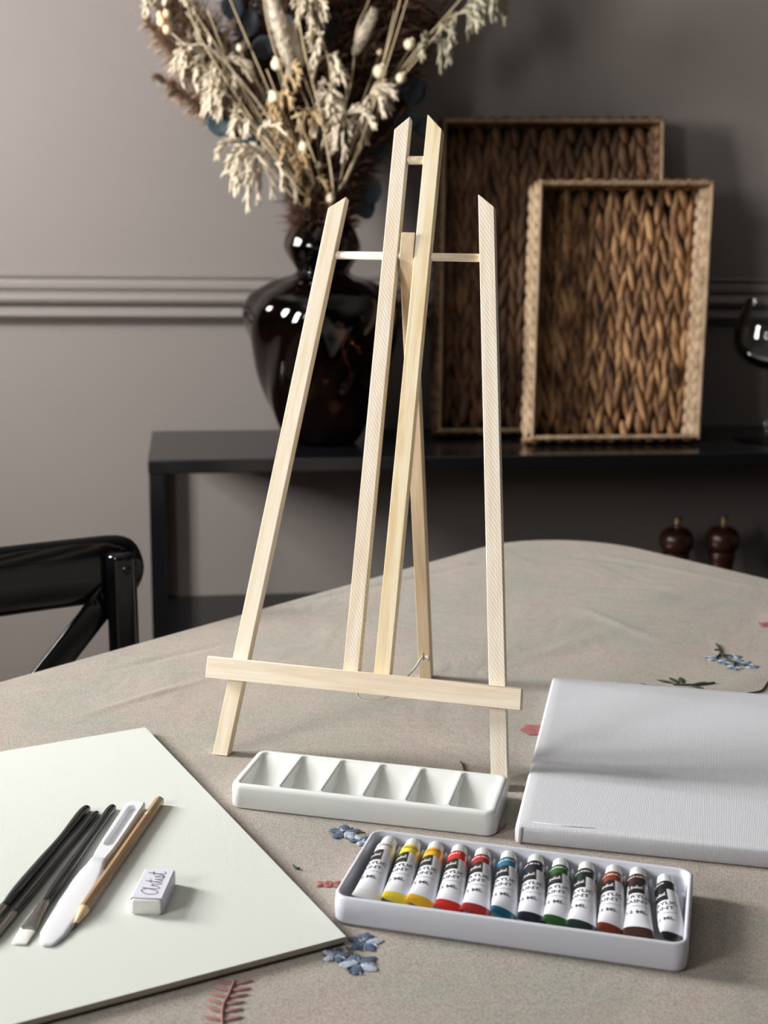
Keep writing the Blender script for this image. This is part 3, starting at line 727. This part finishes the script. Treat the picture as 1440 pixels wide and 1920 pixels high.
for sgn in (0, 1):
    m = MB(); P = []
    for i in range(21):
        f = i / 20; x = .012 + (W_ - .024) * f; z = .772 - .29 * (.35 * f + .65 * sin(f * pi / 2)); x = x if not sgn else W_ - x
        P.append((x, back_y(x) * .85 - (.002 if not sgn else .010), z))
    P = [V(p) for p in P]; rings = []
    for i, p in enumerate(P):
        t = (P[min(i + 1, 20)] - P[max(i - 1, 0)]).normalized(); s = t.cross(V((0, 1, 0))).normalized(); n_ = V((0, 1, 0))
        rings.append([p + s * .0155 * a + n_ * .004 * b for a, b in ((-1, -.6), (-.8, -1), (.8, -1), (1, -.6), (1, .6), (.8, 1), (-.8, 1), (-1, .6))])
    m.loops(rings); m.obj('cross_strap', M_CH, ch)
m = MB(); m.tube([(.012, .006, .478), (W_ - .012, .006, .478)], .011, 12); m.obj('lower_rail', M_CH, ch)
m = MB(); m.loops([[(x, y, z) for x, y in rrect(-.02, .0, W_ + .02, .40, .07)] for z in (.435, .460)]); m.obj('seat', M_CH, ch, bevel=.008, seg=3)
for x in (.02, W_ - .02):
    m = MB(); m.tube([(x, .35, 0), (x, .35, .436)], [.013, .018], 14); m.obj('front_leg', M_CH, ch)

# ------------------------------------------------------------------ easel
EA = V((-.12927, 1.00799, T)); th_u = atan2(-.2647, .9643); TL = radians(18)
eu = V((cos(th_u), sin(th_u), 0)); en = V((-sin(th_u), cos(th_u), 0))
ev = cos(TL) * V((0, 0, 1)) + sin(TL) * en; eb = ev.cross(eu)
EM = frame(EA, eu, eb, ev); EMI = EM.inverted()
def on_easel(px, py, y=0): return EMI @ on_plane(px, py, EA + eb * y, eb)
es = thing('easel', 'pale pine table easel standing in the middle of the tablecloth', 'easel', EM)
def bar(name, bl, br, tr, tl, y0, y1, mat, lift=0):
    """a square lath; the four corners of its front face as (x, z)"""
    bl, br, tr, tl = [V((p[0], 0, p[1])) for p in (bl, br, tr, tl)]
    zc = ((tl - bl).normalized() + (tr - br).normalized()).normalized(); xc = V((0, 1, 0)).cross(zc).normalized(); yc = V((0, 1, 0))
    mw = frame((bl + br) / 2, xc, yc, zc); inv = mw.inverted()
    m = MB(); vs = [inv @ (p + yc * y) for y in (y0, y1) for p in (bl, br, tr, tl)]
    m.add(vs, [(0, 1, 2, 3), (7, 6, 5, 4), (0, 4, 5, 1), (1, 5, 6, 2), (2, 6, 7, 3), (3, 7, 4, 0)])
    return m.obj(name, mat, es, mw=mw, bevel=.0004, seg=1)
TH = .0095
bar('side_leg', (-.007, .0003), (.0058, .0003), (.0586, .465), (.044, .4548), 0, TH, M_WOOD[0])
bar('side_leg', (.2216, .0003), (.2345, .0003), (.1832, .4576), (.1694, .4675), 0, TH, M_WOOD[3])
bar('upright', (.0955, .063), (.1080, .063), (.1064, .5333), (.0943, .5221), 0, TH, M_WOOD[1])
bar('upright', (.1209, .063), (.1338, .063), (.1343, .5221), (.1212, .5347), 0, TH, M_WOOD[2])
yl = -.0105
q = [on_easel(*p, yl) for p in ((384.6, 1269.4), (975.6, 1332.5), (978, 1291.4), (389, 1230))]
# the ledge: its grain runs along x
Lx = frame(((q[0] + q[3]) / 2), V((0, 0, -1)), V((0, 1, 0)), V((1, 0, 0))); Li = Lx.inverted()
m = MB(); vs = [Li @ V((p.x, y, p.z)) for y in (yl, -.0002) for p in q]
m.add(vs, [(0, 1, 2, 3), (7, 6, 5, 4), (0, 4, 5, 1), (1, 5, 6, 2), (2, 6, 7, 3), (3, 7, 4, 0)]); m.obj('ledge', M_WOOD[4], es, mw=Lx, bevel=.0004, seg=1)
def dowel(x0, x1, z, r):
    mw = frame((x0, TH / 2, z), V((0, 0, -1)), V((0, 1, 0)), V((1, 0, 0))); m = MB(); m.tube([(0, 0, 0), (0, 0, (x1 - x0) / 2), (0, 0, x1 - x0)], r, 16); m.obj('dowel', M_WOOD[4], es, mw=mw)
dowel(.050, .180, .4165, .0033); dowel(.104, .124, .4975, .0034)
piv = EM @ V((.1148, TH / 2, .4165)); foot = V((.0424, 1.2075, T + .0004))
lz = (piv - foot).normalized(); lx = (eu - lz * eu.dot(lz)).normalized(); ly = lz.cross(lx); LL = (piv - foot).length
mw = EMI @ frame(foot, lx, ly, lz)
m = MB(); w, h = .0058, .005
vs = [(-w, -h, -.001), (w, -h, -.001), (w, h, .001), (-w, h, .001), (-w, -h, LL + .002), (w, -h, LL + .002), (w, h, LL + .019), (-w, h, LL + .019)]
m.add(vs, [(0, 3, 2, 1), (4, 5, 6, 7), (0, 1, 5, 4), (1, 2, 6, 5), (2, 3, 7, 6), (3, 0, 4, 7)]); rl = m.obj('rear_leg', wood('pine_f', lin((214, 186, 150)), lin((226, 202, 168)), lin((234, 214, 184)), 0, 6), es, mw=mw, bevel=.0004, seg=1)
M_STR = Mat('white_string', (.75, .74, .70), .8)
kn = on_plane(800, 1234, foot - ly * .006, ly); s0 = on_plane(792, 1232, foot - ly * .006, ly)
m = MB(); far = EMI @ kn
pth = catmull([EMI @ kn, EMI @ s0, (EMI @ s0).lerp(on_easel(765, 1268, .012), .5) + V((0, 0, -.001)), on_easel(765, 1268, .012), on_easel(752, 1285, .0125)], 8)
m.tube(pth, .0009, 6)
pth = catmull([on_easel(*p, .013) for p in ((671, 1285), (670, 1300), (674, 1308), (683, 1314), (700, 1314), (722, 1309), (738, 1298), (742, 1285))], 8); m.tube(pth, .0009, 6); 
st = m.obj('string', M_STR, es)
m = MB(); kc = EMI @ kn
for i in range(6):
    a = i * 1.05; m.ellip(kc + V((cos(a) * .0013 + .0005, -.0012, sin(a) * .0013)), ((.0012, 0, 0), (0, .0012, 0), (.0004, 0, .0015)), 6, 5)
m.obj('knot', M_STR, st)
m = MB(); k2 = on_plane(794, 1231, foot - ly * .00515, ly); m.box((-.0004, -.0003, -.004), (.0004, .0003, .004), lambda p: EMI @ (k2 + lx * p.x + ly * p.y + lz * p.z)); m.obj('slot', Mat('dark_slot', (.08, .07, .06), .9), es)

# ------------------------------------------------------------------ palette with six wells
PAL = rz((-.1107, .9114, T), -.2256); PW_, PD_, PH_ = .1967, .0701, .0182
M_PLA = Mat('white_plastic', lin((226, 229, 227)), .28, spec=.5)
NX, NY = 240, 90; rc, be = .008, .0032
def palette_z(x, y, d):
    z = PH_
    if d < be: z -= be - sqrt(max(0, be * be - (be - d) ** 2))
    wl = (PW_ - .0084) / 6
    k = int(max(0, min(5, (x - .0042) // wl))); lx_ = x - .0042 - k * wl
    x0, x1, y0, y1 = .0012, wl - .0012, .0045, PD_ - .0045; r = .0040
    qx = max(x0 + r - lx_, lx_ - (x1 - r), 0); qy = max(y0 + r - y, y - (y1 - r), 0)
    di = r - hypot(qx, qy) if (qx > 0 or qy > 0) else min(lx_ - x0, x1 - lx_, y - y0, y1 - y)
    di = min(di, lx_ - x0, x1 - lx_, y - y0, y1 - y)
    if di > 0:
        f = (y1 - y) / (y1 - y0)                                # 0 at the far end, 1 at the near end
        floor = .0012 + .0138 * min(1, f * 1.12)
        t = min(1, di / .0034); wall = .0155 * (t * t * (3 - 2 * t)) if t < 1 else .0155
        z -= min(floor, wall) 
    return z
P = []
for j in range(NY + 1):
    row = []
    for i in range(NX + 1):
        x, y = PW_ * i / NX, PD_ * j / NY
        cx, cy = min(max(x, rc), PW_ - rc), min(max(y, rc), PD_ - rc); vx, vy = x - cx, y - cy
        if vx and vy:
            l = hypot(vx, vy); mm = max(abs(vx), abs(vy)); vx, vy = vx / l * mm, vy / l * mm
            x, y = cx + vx, cy + vy; d = rc - mm
        else: d = min(x, PW_ - x, y, PD_ - y)
        row.append((x, y, palette_z(x, y, d)))
    P.append(row)
m = MB(); m.sheet(P)
bd = [P[0][i] for i in range(NX)] + [P[j][NX] for j in range(NY)] + [P[NY][i] for i in range(NX, 0, -1)] + [P[j][0] for j in range(NY, 0, -1)]
def shrink(p, s): return (PW_ / 2 + (p[0] - PW_ / 2) * (1 - 2 * s / PW_), PD_ / 2 + (p[1] - PD_ / 2) * (1 - 2 * s / PD_))
m.loops([[p for p in bd], [(p[0], p[1], PH_ - be) for p in bd], [(p[0], p[1], .001) for p in bd], [shrink(p, .0006) + (.0002,) for p in bd]], True, False, True)
pal = m.obj('paint_palette', M_PLA, mw=PAL)
bmm = bmesh.new(); bmm.from_mesh(pal.data); bmesh.ops.remove_doubles(bmm, verts=bmm.verts, dist=1e-6); bmesh.ops.recalc_face_normals(bmm, faces=bmm.faces); bmm.to_mesh(pal.data); bmm.free()
tag(pal, 'white plastic paint palette with six empty wells at the easel foot', 'paint palette')

# ------------------------------------------------------------------ paint box and tubes
BM = rz((-.0287, .7473, T), -.2509); BW, BD, BH = .2129, .0975, .0183
M_BOX = Mat('milky_plastic', lin((202, 204, 214)), .3, spec=.5)
pb = thing('paint_box', 'open white plastic box holding twelve paint tubes, right of the pad', 'paint box', BM)
m = MB()
def lp(s, z, r): return [(x, y, z) for x, y in rrect(s, s, BW - s, BD - s, r)]
m.loops([lp(.0008, .0002, .008), lp(.0, .002, .0085), lp(-.0004, .0105, .009), lp(.0, BH - .001, .009), lp(.0008, BH, .0085), lp(.0022, BH, .0075), lp(.0030, BH - .001, .0068), lp(.0036, .004, .0065), lp(.0044, .0022, .006)], True, True, True)
m.obj('box_shell', M_BOX, pb)
BMI = BM.inverted()
tp = [((731, 1571), (684, 1686)), ((777, 1573), (738, 1690)), ((818, 1581), (789, 1698)), ((862, 1586), (842, 1706)), ((905.6, 1593), (893, 1713)), ((954, 1598), (943.6, 1722)),
      ((1005, 1605), (994, 1729)), ((1051, 1612.5), (1045, 1736)), ((1100, 1619), (1092, 1745)), ((1151, 1625), (1145, 1752)), ((1197, 1621), (1197, 1756)), ((1247, 1642), (1259, 1768))]
RT_ = .0070; ZA = .0105
ends = []
ZTB = .0125
for a, b in tp:
    p0 = BMI @ on_z(a[0], a[1], T + ZTB + .003); p1 = BMI @ on_z(b[0], b[1], T + ZTB + .0015)
    p0.y = min(p0.y, BD - .0048); p1.y = max(p1.y, .0052); ends.append((p0, p1))
# inner tray: low bulges between the caps
m = MB(); P = []; NXI = 300
def ins_z(x, y):
    z = .0026
    fy = (y - .070) / .022
    if fy > 0:
        s = 0
        for i in range(len(ends) - 1):
            c = (ends[i][0].x + ends[i + 1][0].x) / 2; s += math.exp(-((x - c) / .0022) ** 2)
        z += .0105 * min(1, s) * min(1, fy * 2) * (1 if y < BD - .009 else max(0, (BD - .004 - y) / .005))
    return z
for j in range(31):
    y = .0048 + (BD - .0096) * j / 30; P.append([(.0048 + (BW - .0096) * i / NXI, y, ins_z(.0048 + (BW - .0096) * i / NXI, y)) for i in range(NXI + 1)])
m.sheet(P); m.obj('inner_tray', M_BOX, pb)
M_CAP = Mat('white_cap', lin((222, 224, 222)), .35)
M_TUB = Mat('tube_label_white', lin((226, 228, 236)), .32, spec=.5)
M_TXT = Mat('grey_lettering', (.07, .07, .085), .5); M_TXW = Mat('white_lettering', (.82, .82, .82), .5); M_SQ = Mat('label_black', (.012, .013, .018), .3)
tubes = [('white', (222, 224, 226), 'TITAN WHITE', 0), ('lemon yellow', (226, 206, 60), 'LEMON YELLOW', 0), ('mid yellow', (226, 172, 34), 'MID YELLOW', 0), ('scarlet', (196, 34, 30), 'SCARLET', 1), ('crimson red', (150, 30, 34), 'CRIMSON-RED', 1), ('ocean blue', (24, 100, 130), 'OCEAN-BLUE', 1),
         ('deep blue', (18, 22, 44), 'DEEP-BLUE', 1), ('mid green', (36, 84, 34), 'SAP-GREEN', 1), ('deep green', (14, 40, 34), 'GREEN-DEEP', 1), ('sienna brown', (124, 52, 26), 'BURNT-SIENNA', 1), ('dark umber', (54, 28, 22), 'BURNT-UMBER', 1), ('black', (20, 22, 26), 'BLACK', 1)]
order = ['leftmost', 'second from the left', 'third from the left', 'fourth from the left', 'fifth from the left', 'sixth from the left', 'seventh from the left', 'eighth from the left', 'ninth from the left', 'third from the right', 'second from the right', 'rightmost']
rots = [-.60, -.62, -.60, -.55, -.58, -.62, -.58, -.55, -.72, -.62, -.20, -.85]
acry, pnt, ml, scr = text2d('ACRYLIC'), text2d('PAINT'), text2d('12 ML'), script_ribbons(.042)
for i, ((p0, p1), (nm, rgb, word, wt)) in enumerate(zip(ends, tubes)):
    ax = (p0 - p1); L = ax.length; ay = V((ax.x, ax.y, 0)).normalized(); axx = V((ay.y, -ay.x, 0))
    Lt = hypot(ax.x, ax.y)
    base = p1.copy(); base.z = ZTB                          # crimped end near the front wall
    mw = BM @ frame(base, axx, ay, V((0, 0, 1)))
    root = thing('paint_tube', 'acrylic paint tube with %s band, %s in the box' % (nm, order[i]), 'paint tube', mw, 'paint tubes in the white box')
    c = lin(rgb)[:3]
    mc = Mat('band_' + nm.replace(' ', '_'), c, .3)
    skew = rn(-.10, .10) if i != 10 else 0
    if i == 11: skew = .22
    tw = rn(.25, .6) if i != 10 else .0
    CL, SH = .0118, .0025                                   # cap and shoulder
    yt = Lt - CL + 0 * SH                                            # where the cap meets the tube
    def section(y):
        f = max(0, min(1, (yt - SH - y) / (yt - SH)))       # 0 at the shoulder, 1 at the crimp
        b = RT_ * (1 - f ** 3.0 * .90); a = RT_ * (1 + .32 * f ** 1.6); return a, b, f
    def surf(y, th_, lift=0.0):
        """th_ measured from the top of the tube, positive to the right"""
        a, b, f = section(y); zt = .0012 * f ** 2
        if y > yt - SH:
            g_ = (y - (yt - SH)) / SH; a = b = RT_ * (1 - .38 * g_ ** 1.6)
        x = (a + lift) * sin(th_); z = (b + lift) * cos(th_); t_ = tw * f ** 2
        return V((x * cos(t_) + z * sin(t_) + skew * f * f * .012, y + skew * x * f, zt + z * cos(t_) - x * sin(t_)))
    def shell(name, ya, yb, mat, lift=0, n=40, ny=24, t0=None, t1=None, cap=False, parent=root):
        m = MB(); P = []
        for j in range(ny + 1):
            y = ya + (yb - ya) * j / ny
            if t0 is None: P.append([surf(y, 2 * pi * k / n, lift) for k in range(n)])
            else: P.append([surf(y, t0 + (t1 - t0) * k / n, lift) for k in range(n + 1)])
        if t0 is None: m.loops(P, True, cap, cap)
        else: m.sheet(P)
        return m.obj(name, mat, parent)
    y_c, y_b = Lt * .095, Lt * .685
    shell('crimped_end', .0, y_c, mc, cap=True, ny=8)
    body = shell('tube_body', y_c, y_b, M_TUB)
    shell('colour_band', y_b, yt, mc, ny=20)
    r0 = rots[i]
    shell('label_patch', Lt * .522, y_b + .0004, M_SQ, .00012, 20, 12, r0 - .72, r0 + .72)
    m = MB(); cp_ = [(.0036, 0), (.0056, .0006), (.0057, .003), (.0052, .0105), (.0046, .0121), (0, .0125)]
    m.lathe(cp_, 30, fn=lambda r, z, a: r * (1 + (.025 * sin(22 * a) if .001 < z < .011 else 0)))
    m.obj('cap', M_CAP, root, mw=Matrix.Translation((0, yt - .0003, 0)) @ Matrix.Rotation(-pi / 2, 4, 'X'))
    m = MB()
    def wrap(tv, size, sx, y, k):
        vs, fs = tv; m.k = k
        m.add([surf(y + py * size, r0 - .02 + px_ * size * sx / RT_, .00022) for px_, py in vs], fs)
    wrap(acry, .0050, 1.0, Lt * .452, 0); wrap(pnt, .0052, 1.0, Lt * .382, 0); wrap(ml, .0046, 1.05, Lt * .245, 0)
    P = [[surf(Lt * .338 + dy, r0 - .95 + 2.1 * k / 20, .0002) for k in range(21)] for dy in (0, .0003)]; m.sheet(P)
    wrap(scr, .0036, 1.0, Lt * .588, 1)
    wrap(text2d(word), .0030, 1.0, Lt * .765, wt)
    m.obj('lettering', [M_TXT, M_TXW], root, fix=False)

# ------------------------------------------------------------------ stretched canvas
CM = rz((.0938, .86, T), -.2011); KW, KD, KH = .25, .3188, .0139
m_k = Mat('primed_canvas', lin((218, 220, 225)), .75, spec=.2)
w1 = m_k.wave(m_k.coord(rot=(0, 0, radians(2))), 265, .8, 2, 40, 'X'); w2 = m_k.wave(m_k.coord(), 260, 1, 2, 50, 'Y')
m_k.base(m_k.mix(.22, lin((204, 206, 211)), m_k.ramp(w1, [(.2, (.62, .64, .68)), (.6, (1, 1, 1))]), 'MULTIPLY')).bump(w1, .22, .0004).bump(w2, .08, .0003)
cv = thing('stretched_canvas', 'blank white stretched canvas lying flat at the right of the table', 'canvas', CM)
m = MB()
def cl(s, z, r=.003): return [(x, y, z) for x, y in rrect(s, s, KW - s, KD - s, r, 4)]
m.loops([cl(.001, .0003), cl(.0, .001), cl(0, .009), cl(.0003, .0118), cl(.0013, .0133), cl(.003, KH), cl(.010, KH - .0001)]); m.obj('canvas_sheet', m_k, cv)
m = MB(); P = []
for j in range(9):
    z = .0006 + .0120 * j / 8; P.append([(.0016 + .0030 * k / 4 + .0010 * (j / 8), -.0006 - .0005 * sin(pi * k / 4), z) for k in range(5)])
m.sheet(P); m.obj('corner_fold', m_k, cv, solid=.0006)
m = MB(); m.tube([(.012, .006, KH + .00005), (.035, .0045, KH + .0001), (.055, .006, KH)], [.0002, .0006, .0002], 6); m.obj('edge_crease', m_k, cv)

# ------------------------------------------------------------------ paper pad
pu = V((cos(-2.6478), sin(-2.6478), 0)); pv = V((sin(-2.6478), -cos(-2.6478), 0))   # towards the front left, towards the back left
pad = thing('paper_pad', 'large off-white paper pad under the brushes at the left', 'paper pad', frame((-.0193, .7221, T), pu, pv, pu.cross(pv)))
m_p = Mat('textured_paper', lin((226, 230, 225)), .8, spec=.2)
wp = m_p.wave(m_p.coord(rot=(0, 0, radians(-20))), 290, 1.2, 2, 60, 'X'); m_p.base(m_p.mix(.10, lin((207, 211, 205)), m_p.ramp(wp, [(.2, (.7, .7, .7)), (.6, (1, 1, 1))]), 'MULTIPLY')).bump(wp, .14, .0003)
m_pe = Mat('paper_edges', lin((176, 168, 154)), .9); we = m_pe.wave(m_pe.coord(), 900, .3, 1, 10, 'Z'); m_pe.base(m_pe.ramp(we, [(.2, lin((150, 140, 124))), (.8, lin((190, 182, 168)))]))
flip = pu.cross(pv).z
def pz(z): return z if flip > 0 else -z
QW, QD, QT = .285, .3765, .0056
m = MB(); m.k = 0
m.add([(0, 0, pz(QT)), (QW, 0, pz(QT)), (QW, QD, pz(QT)), (0, QD, pz(QT)), (0, 0, pz(.0021)), (QW, 0, pz(.0021)), (QW, QD, pz(.0021)), (0, QD, pz(.0021))], [(0, 1, 2, 3)])
m.f += [(0, 1, 5, 4), (1, 2, 6, 5), (2, 3, 7, 6), (3, 0, 4, 7), (4, 5, 6, 7)]; m.mi += [1] * 5
m.obj('sheets', [m_p, m_pe], pad, smooth=False)
m = MB(); m.box((.0008, .0008, min(pz(.0004), pz(.0021))), (QW - .0008, QD - .0008, max(pz(.0004), pz(.0021)))); m.obj('backing_board', Mat('grey_board', (.10, .085, .07), .9), pad, smooth=False)
ZP = T + QT

# ------------------------------------------------------------------ brushes, knife, pencil, eraser
M_HND = Mat('black_handle', (.010, .013, .018), .12, spec=.6); M_FER = Mat('dark_ferrule', (.32, .31, .30), .22, 1); M_BRI = Mat('white_bristle', (.80, .78, .74), .7)
wb = M_BRI.noise(M_BRI.coord((600, 600, 20)), 1, 2); M_BRI.bump(wb, .5, .0005)
def brush(label, e, f, rmax, flat, L_fer, L_bri, r_end=.0016):
    """e: end of the handle, f: a point on the ferrule start (pixels); lies on the pad"""
    a = on_z(*e, ZP + rmax); b = on_z(*f, ZP + rmax); d = (b - a); d.z = 0; L = d.length; d.normalize()
    root = thing('paint_brush', label, 'paint brush', frame((a.x, a.y, ZP), d, V((-d.y, d.x, 0)), V((0, 0, 1))), 'paint brushes on the pad')
    m = MB(); prof = [(0, .35), (.003, .75), (.008, .95), (.02, 1), (.35 * L, .82), (.6 * L, .95), (.85 * L, 1.0), (L, .78)]
    Q = catmull([(x, r, 0) for x, r in prof], 5); rr = [max(.0004, q[1] * rmax) for q in Q]
    m.tube([(q[0], 0, r + .00005) for q, r in zip(Q, [max(x, .6 * rmax) for x in rr])], rr, 16); m.obj('handle', M_HND, root)
    m = MB(); rings = []; k = 14
    for j in range(13):
        g_ = j / 12; x = L - .002 + (L_fer + .002) * g_; r = rmax * .84; s = g_ ** 1.5
        ry = r * (1 + (flat - 1) * s); rz_ = r * (1 - .62 * s if flat > 1.2 else 1 - .2 * s)
        if .12 < g_ < .20 or .28 < g_ < .36: ry *= 1.07; rz_ *= 1.07
        rings.append([(x, ry * cos(2 * pi * q / k), rmax * (1 - .5 * s * (flat > 1.2)) + rz_ * sin(2 * pi * q / k)) for q in range(k)])
    m.loops(rings); m.obj('ferrule', M_FER, root)
    m = MB(); rings = []
    for j in range(9):
        g_ = j / 8; x = L + L_fer + L_bri * g_; r = rmax * .84; ry = r * flat * .96 * (1 - .12 * g_ if flat > 1.2 else (1 - g_) ** .6 + .03); rz_ = max(.0004, r * .40 * (1 - .75 * g_)) if flat > 1.2 else r * .78 * ((1 - g_) ** .6 + .03)
        rings.append([(x, ry * cos(2 * pi * q / k), rmax * (.52 if flat > 1.2 else 1) - (rmax * .25 * g_) + rz_ * sin(2 * pi * q / k)) for q in range(k)])
    m.loops(rings); m.obj('bristles', M_BRI, root)
brush('black paint brush leftmost on the pad, with the thickest handle', (166, 1511), (6, 1702), .0036, 1.0, .030, .016)
brush('thinnest black paint brush, between the two other brushes', (184, 1520), (25, 1714), .0026, 1.0, .026, .012)
brush('black flat paint brush with white bristles, nearest the white palette knife', (214, 1509), (84, 1694), .0034, 1.9, .030, .0135)
# palette knife
kz = ZP
a0, a1, a2 = on_z(257, 1506, kz + .004), on_z(190, 1612, kz + .003), on_z(86, 1772, kz + .002)
d = a2 - a0; d.z = 0; Lk = d.length; d.normalize(); kn_ = thing('palette_knife', 'white plastic palette knife beside the pencil on the pad', 'palette knife', frame((a0.x, a0.y, kz), d, V((-d.y, d.x, 0)), V((0, 0, 1))))
Lh = .088; M_KN = Mat('white_knife_plastic', lin((224, 226, 230)), .3)
m = MB()
outl = [(0.0, .0052), (.002, .0066), (.006, .0072), (.03, .0070), (.06, .0066), (.078, .0060), (.086, .0052), (.092, .0048)]
topz = .0062
def hl(s, z, zz=None):
    U = [(x + (s if i == 0 else 0), w - s, z) for i, (x, w) in enumerate(outl)]; return [V(p) for p in U] + [V((p[0], -p[1], p[2])) for p in reversed(U)]
def slot(z, g=0):
    x0, x1, w = .008 - g, .072 + g, .0036 + g; N_ = 6; P = []
    for k in range(N_ + 1): a = pi / 2 - pi * k / N_; P.append((x1 - w + w * cos(a), w * sin(a), z))
    for k in range(N_ + 1): a = -pi / 2 - pi * k / N_; P.append((x0 + w + w * cos(a), w * sin(a), z))
    return P
# handle with a recessed slot
bm = bmesh.new()
o1 = [bm.verts.new(p) for p in hl(0, .0006)]; o2 = [bm.verts.new(p) for p in hl(0, topz - .0012)]; o3 = [bm.verts.new(p) for p in hl(.0012, topz)]
def strip(A, B):
    n = len(A)
    for i in range(n): bm.faces.new((A[i], A[(i + 1) % n], B[(i + 1) % n], B[i]))
strip(o1, o2); strip(o2, o3); bm.faces.new(o1)
s1 = [bm.verts.new(p) for p in slot(topz)]; s2 = [bm.verts.new(p) for p in slot(.0028, -.0007)]; strip(s1, s2); bm.faces.new(s2)
eds = []
for R in (o3, s1):
    for i in range(len(R)):
        e = bm.edges.get((R[i], R[(i + 1) % len(R)])); eds.append(e)
bmesh.ops.triangle_fill(bm, use_beauty=True, edges=eds)
bmesh.ops.recalc_face_normals(bm, faces=bm.faces)
me = bpy.data.meshes.new('handle'); bm.to_mesh(me); bm.free(); me.materials.append(M_KN.m)
for p in me.polygons: p.use_smooth = True
me.set_sharp_from_angle(angle=radians(35))
ho = bpy.data.objects.new('handle', me); COL.objects.link(ho); ho.parent = kn_
m = MB(); bl_ = [(.090, .0048, .0060), (.098, .0058, .0052), (.106, .0076, .0044), (.118, .0089, .0036), (.14, .0093, .0028), (.16, .0090, .0022), (.178, .0082, .0017), (Lk - .010, .0070, .0014), (Lk - .004, .0053, .0013), (Lk - .001, .0030, .0012)]
rings = [[(x, w * s, z + dz) for s, dz in ((-1, -.0004), (-1, .0002), (-.6, .0006), (0, .0007), (.6, .0006), (1, .0002), (1, -.0004))] for x, w, z in bl_]
m.loops(rings); m.obj('blade', M_KN, kn_)
# pencil
a = on_z(299.5, 1500, ZP + .0036); b = on_z(135.5, 1741, ZP + .002); d = b - a; d.z = 0; Lp = d.length; d.normalize()
pc = thing('pencil', 'natural wood pencil lying beside the palette knife on the pad', 'pencil', frame((a.x, a.y, ZP), d, V((-d.y, d.x, 0)), V((0, 0, 1))))
m_n = Mat('natural_pencil', (.40, .26, .13), .28, spec=.5, **{'Coat Weight': .4}); fn_ = m_n.noise(m_n.coord((12, 500, 500)), 1, 3); m_n.base(m_n.ramp(fn_, [(.3, lin((128, 98, 66))), (.7, lin((172, 140, 102)))]))
rp = .0037
def hexring(x, r): return [(x, r * cos(pi / 6 + 2 * pi * k / 6), rp * .87 + .0001 + r * sin(pi / 6 + 2 * pi * k / 6)) for k in range(6)]
m = MB(); m.loops([hexring(0, rp), hexring(Lp - .020, rp)]); m.obj('barrel', m_n, pc, bevel=.0004)
def rg(x, r, k=24): return [(x, r * cos(2 * pi * j / k), rp * .87 + .0001 - (x - Lp + .02) / .02 * .0018 * (x > Lp - .02) + r * sin(2 * pi * j / k)) for j in range(k)]
m = MB(); m.loops([rg(Lp - .0205, rp * .93), rg(Lp - .0055, .0012)]); m.obj('sharpened_wood', mottled('bare_wood', lin((214, 184, 142)), lin((226, 200, 160)), 200), pc)
m = MB(); m.loops([rg(Lp - .0056, .00115), rg(Lp - .002, .0006), rg(Lp - .0003, .0002)]); m.obj('lead', Mat('graphite', (.05, .05, .055), .3), pc)
m = MB(); m.box((.026, -.0016, rp * 1.74 - .0001), (.0275, .0016, rp * 1.74 + .0002)); m.box((.0295, -.0016, rp * 1.74 - .0001), (.030, .0016, rp * 1.74 + .0002)); m.obj('foil_mark', Mat('silver_foil', (.8, .8, .78), .2, 1), pc)
# eraser
ERM = rz((-.15155, .7442, ZP), -.052); er = thing('eraser', 'small white eraser in a printed paper sleeve on the pad', 'eraser', ERM)
EW, ED, EH = .0192, .0408, .0102
m = MB()
def el(s, z): return [(x, y, z) for x, y in rrect(s, s, EW - s, ED - s, .0016, 4)]
m.loops([el(.0008, .0001), el(.0002, .0008), el(.0002, EH - .0012), el(.0010, EH - .0003)]); m.obj('rubber', Mat('white_rubber', lin((222, 222, 218)), .6), er)
m = MB(); g_ = .0002
sec = [(-g_, .0002), (EW + g_, .0002), (EW + g_, EH - .0006), (EW - .0006, EH + g_), (.0006, EH + g_), (-g_, EH - .0006)]
m.loops([[(x, y, z) for x, z in sec] for y in (.0022, ED - .002)], True, False, False); sl = m.obj('sleeve', Mat('sleeve_paper', lin((214, 214, 226)), .45), er, smooth=False, solid=.00025)
m = MB(); vs, fs = script_ribbons(.020); k = .0118
m.add([(EW * .5 - (y - .48) * k * .92, ED * .52 + x * k, EH + .0006) for x, y in vs], fs); m.obj('lettering', Mat('ink', (.05, .05, .08), .6), sl, fix=False)

# ------------------------------------------------------------------ light
for i, (y0, y1) in enumerate(WINS):
    Z0 = SILL[i]
    ld = bpy.data.lights.new('window_light', 'AREA'); ld.shape = 'RECTANGLE'; ld.size = y1 - y0 - .06; ld.size_y = Z1 - Z0 - .06
    ld.energy = (42, 146)[i]; ld.color = (1.0, .985, .965)
    lo = bpy.data.objects.new('window_light', ld); COL.objects.link(lo)
    c = ROOM @ V((WL - .12, (y0 + y1) / 2, (Z0 + Z1) / 2))
    x_ = NW; z_ = -EX; y_ = z_.cross(x_); lo.matrix_world = frame(c, x_, y_, z_)
w = bpy.data.worlds.new('daylight'); S.world = w; w.use_nodes = True
w.node_tree.nodes['Background'].inputs[0].default_value = (.95, .97, 1.0, 1); w.node_tree.nodes['Background'].inputs[1].default_value = .02
vs_ = S.view_settings; vs_.view_transform = 'Standard'; vs_.look = 'None'; vs_.gamma = 1; vs_.exposure = 0; vs_.use_curve_mapping = False
S.cycles.use_denoising = True; S.cycles.max_bounces = 8; S.cycles.diffuse_bounces = 3; S.cycles.glossy_bounces = 4; S.cycles.transmission_bounces = 8
S.cycles.caustics_reflective = False; S.cycles.caustics_refractive = False; S.cycles.sample_clamp_indirect = 6
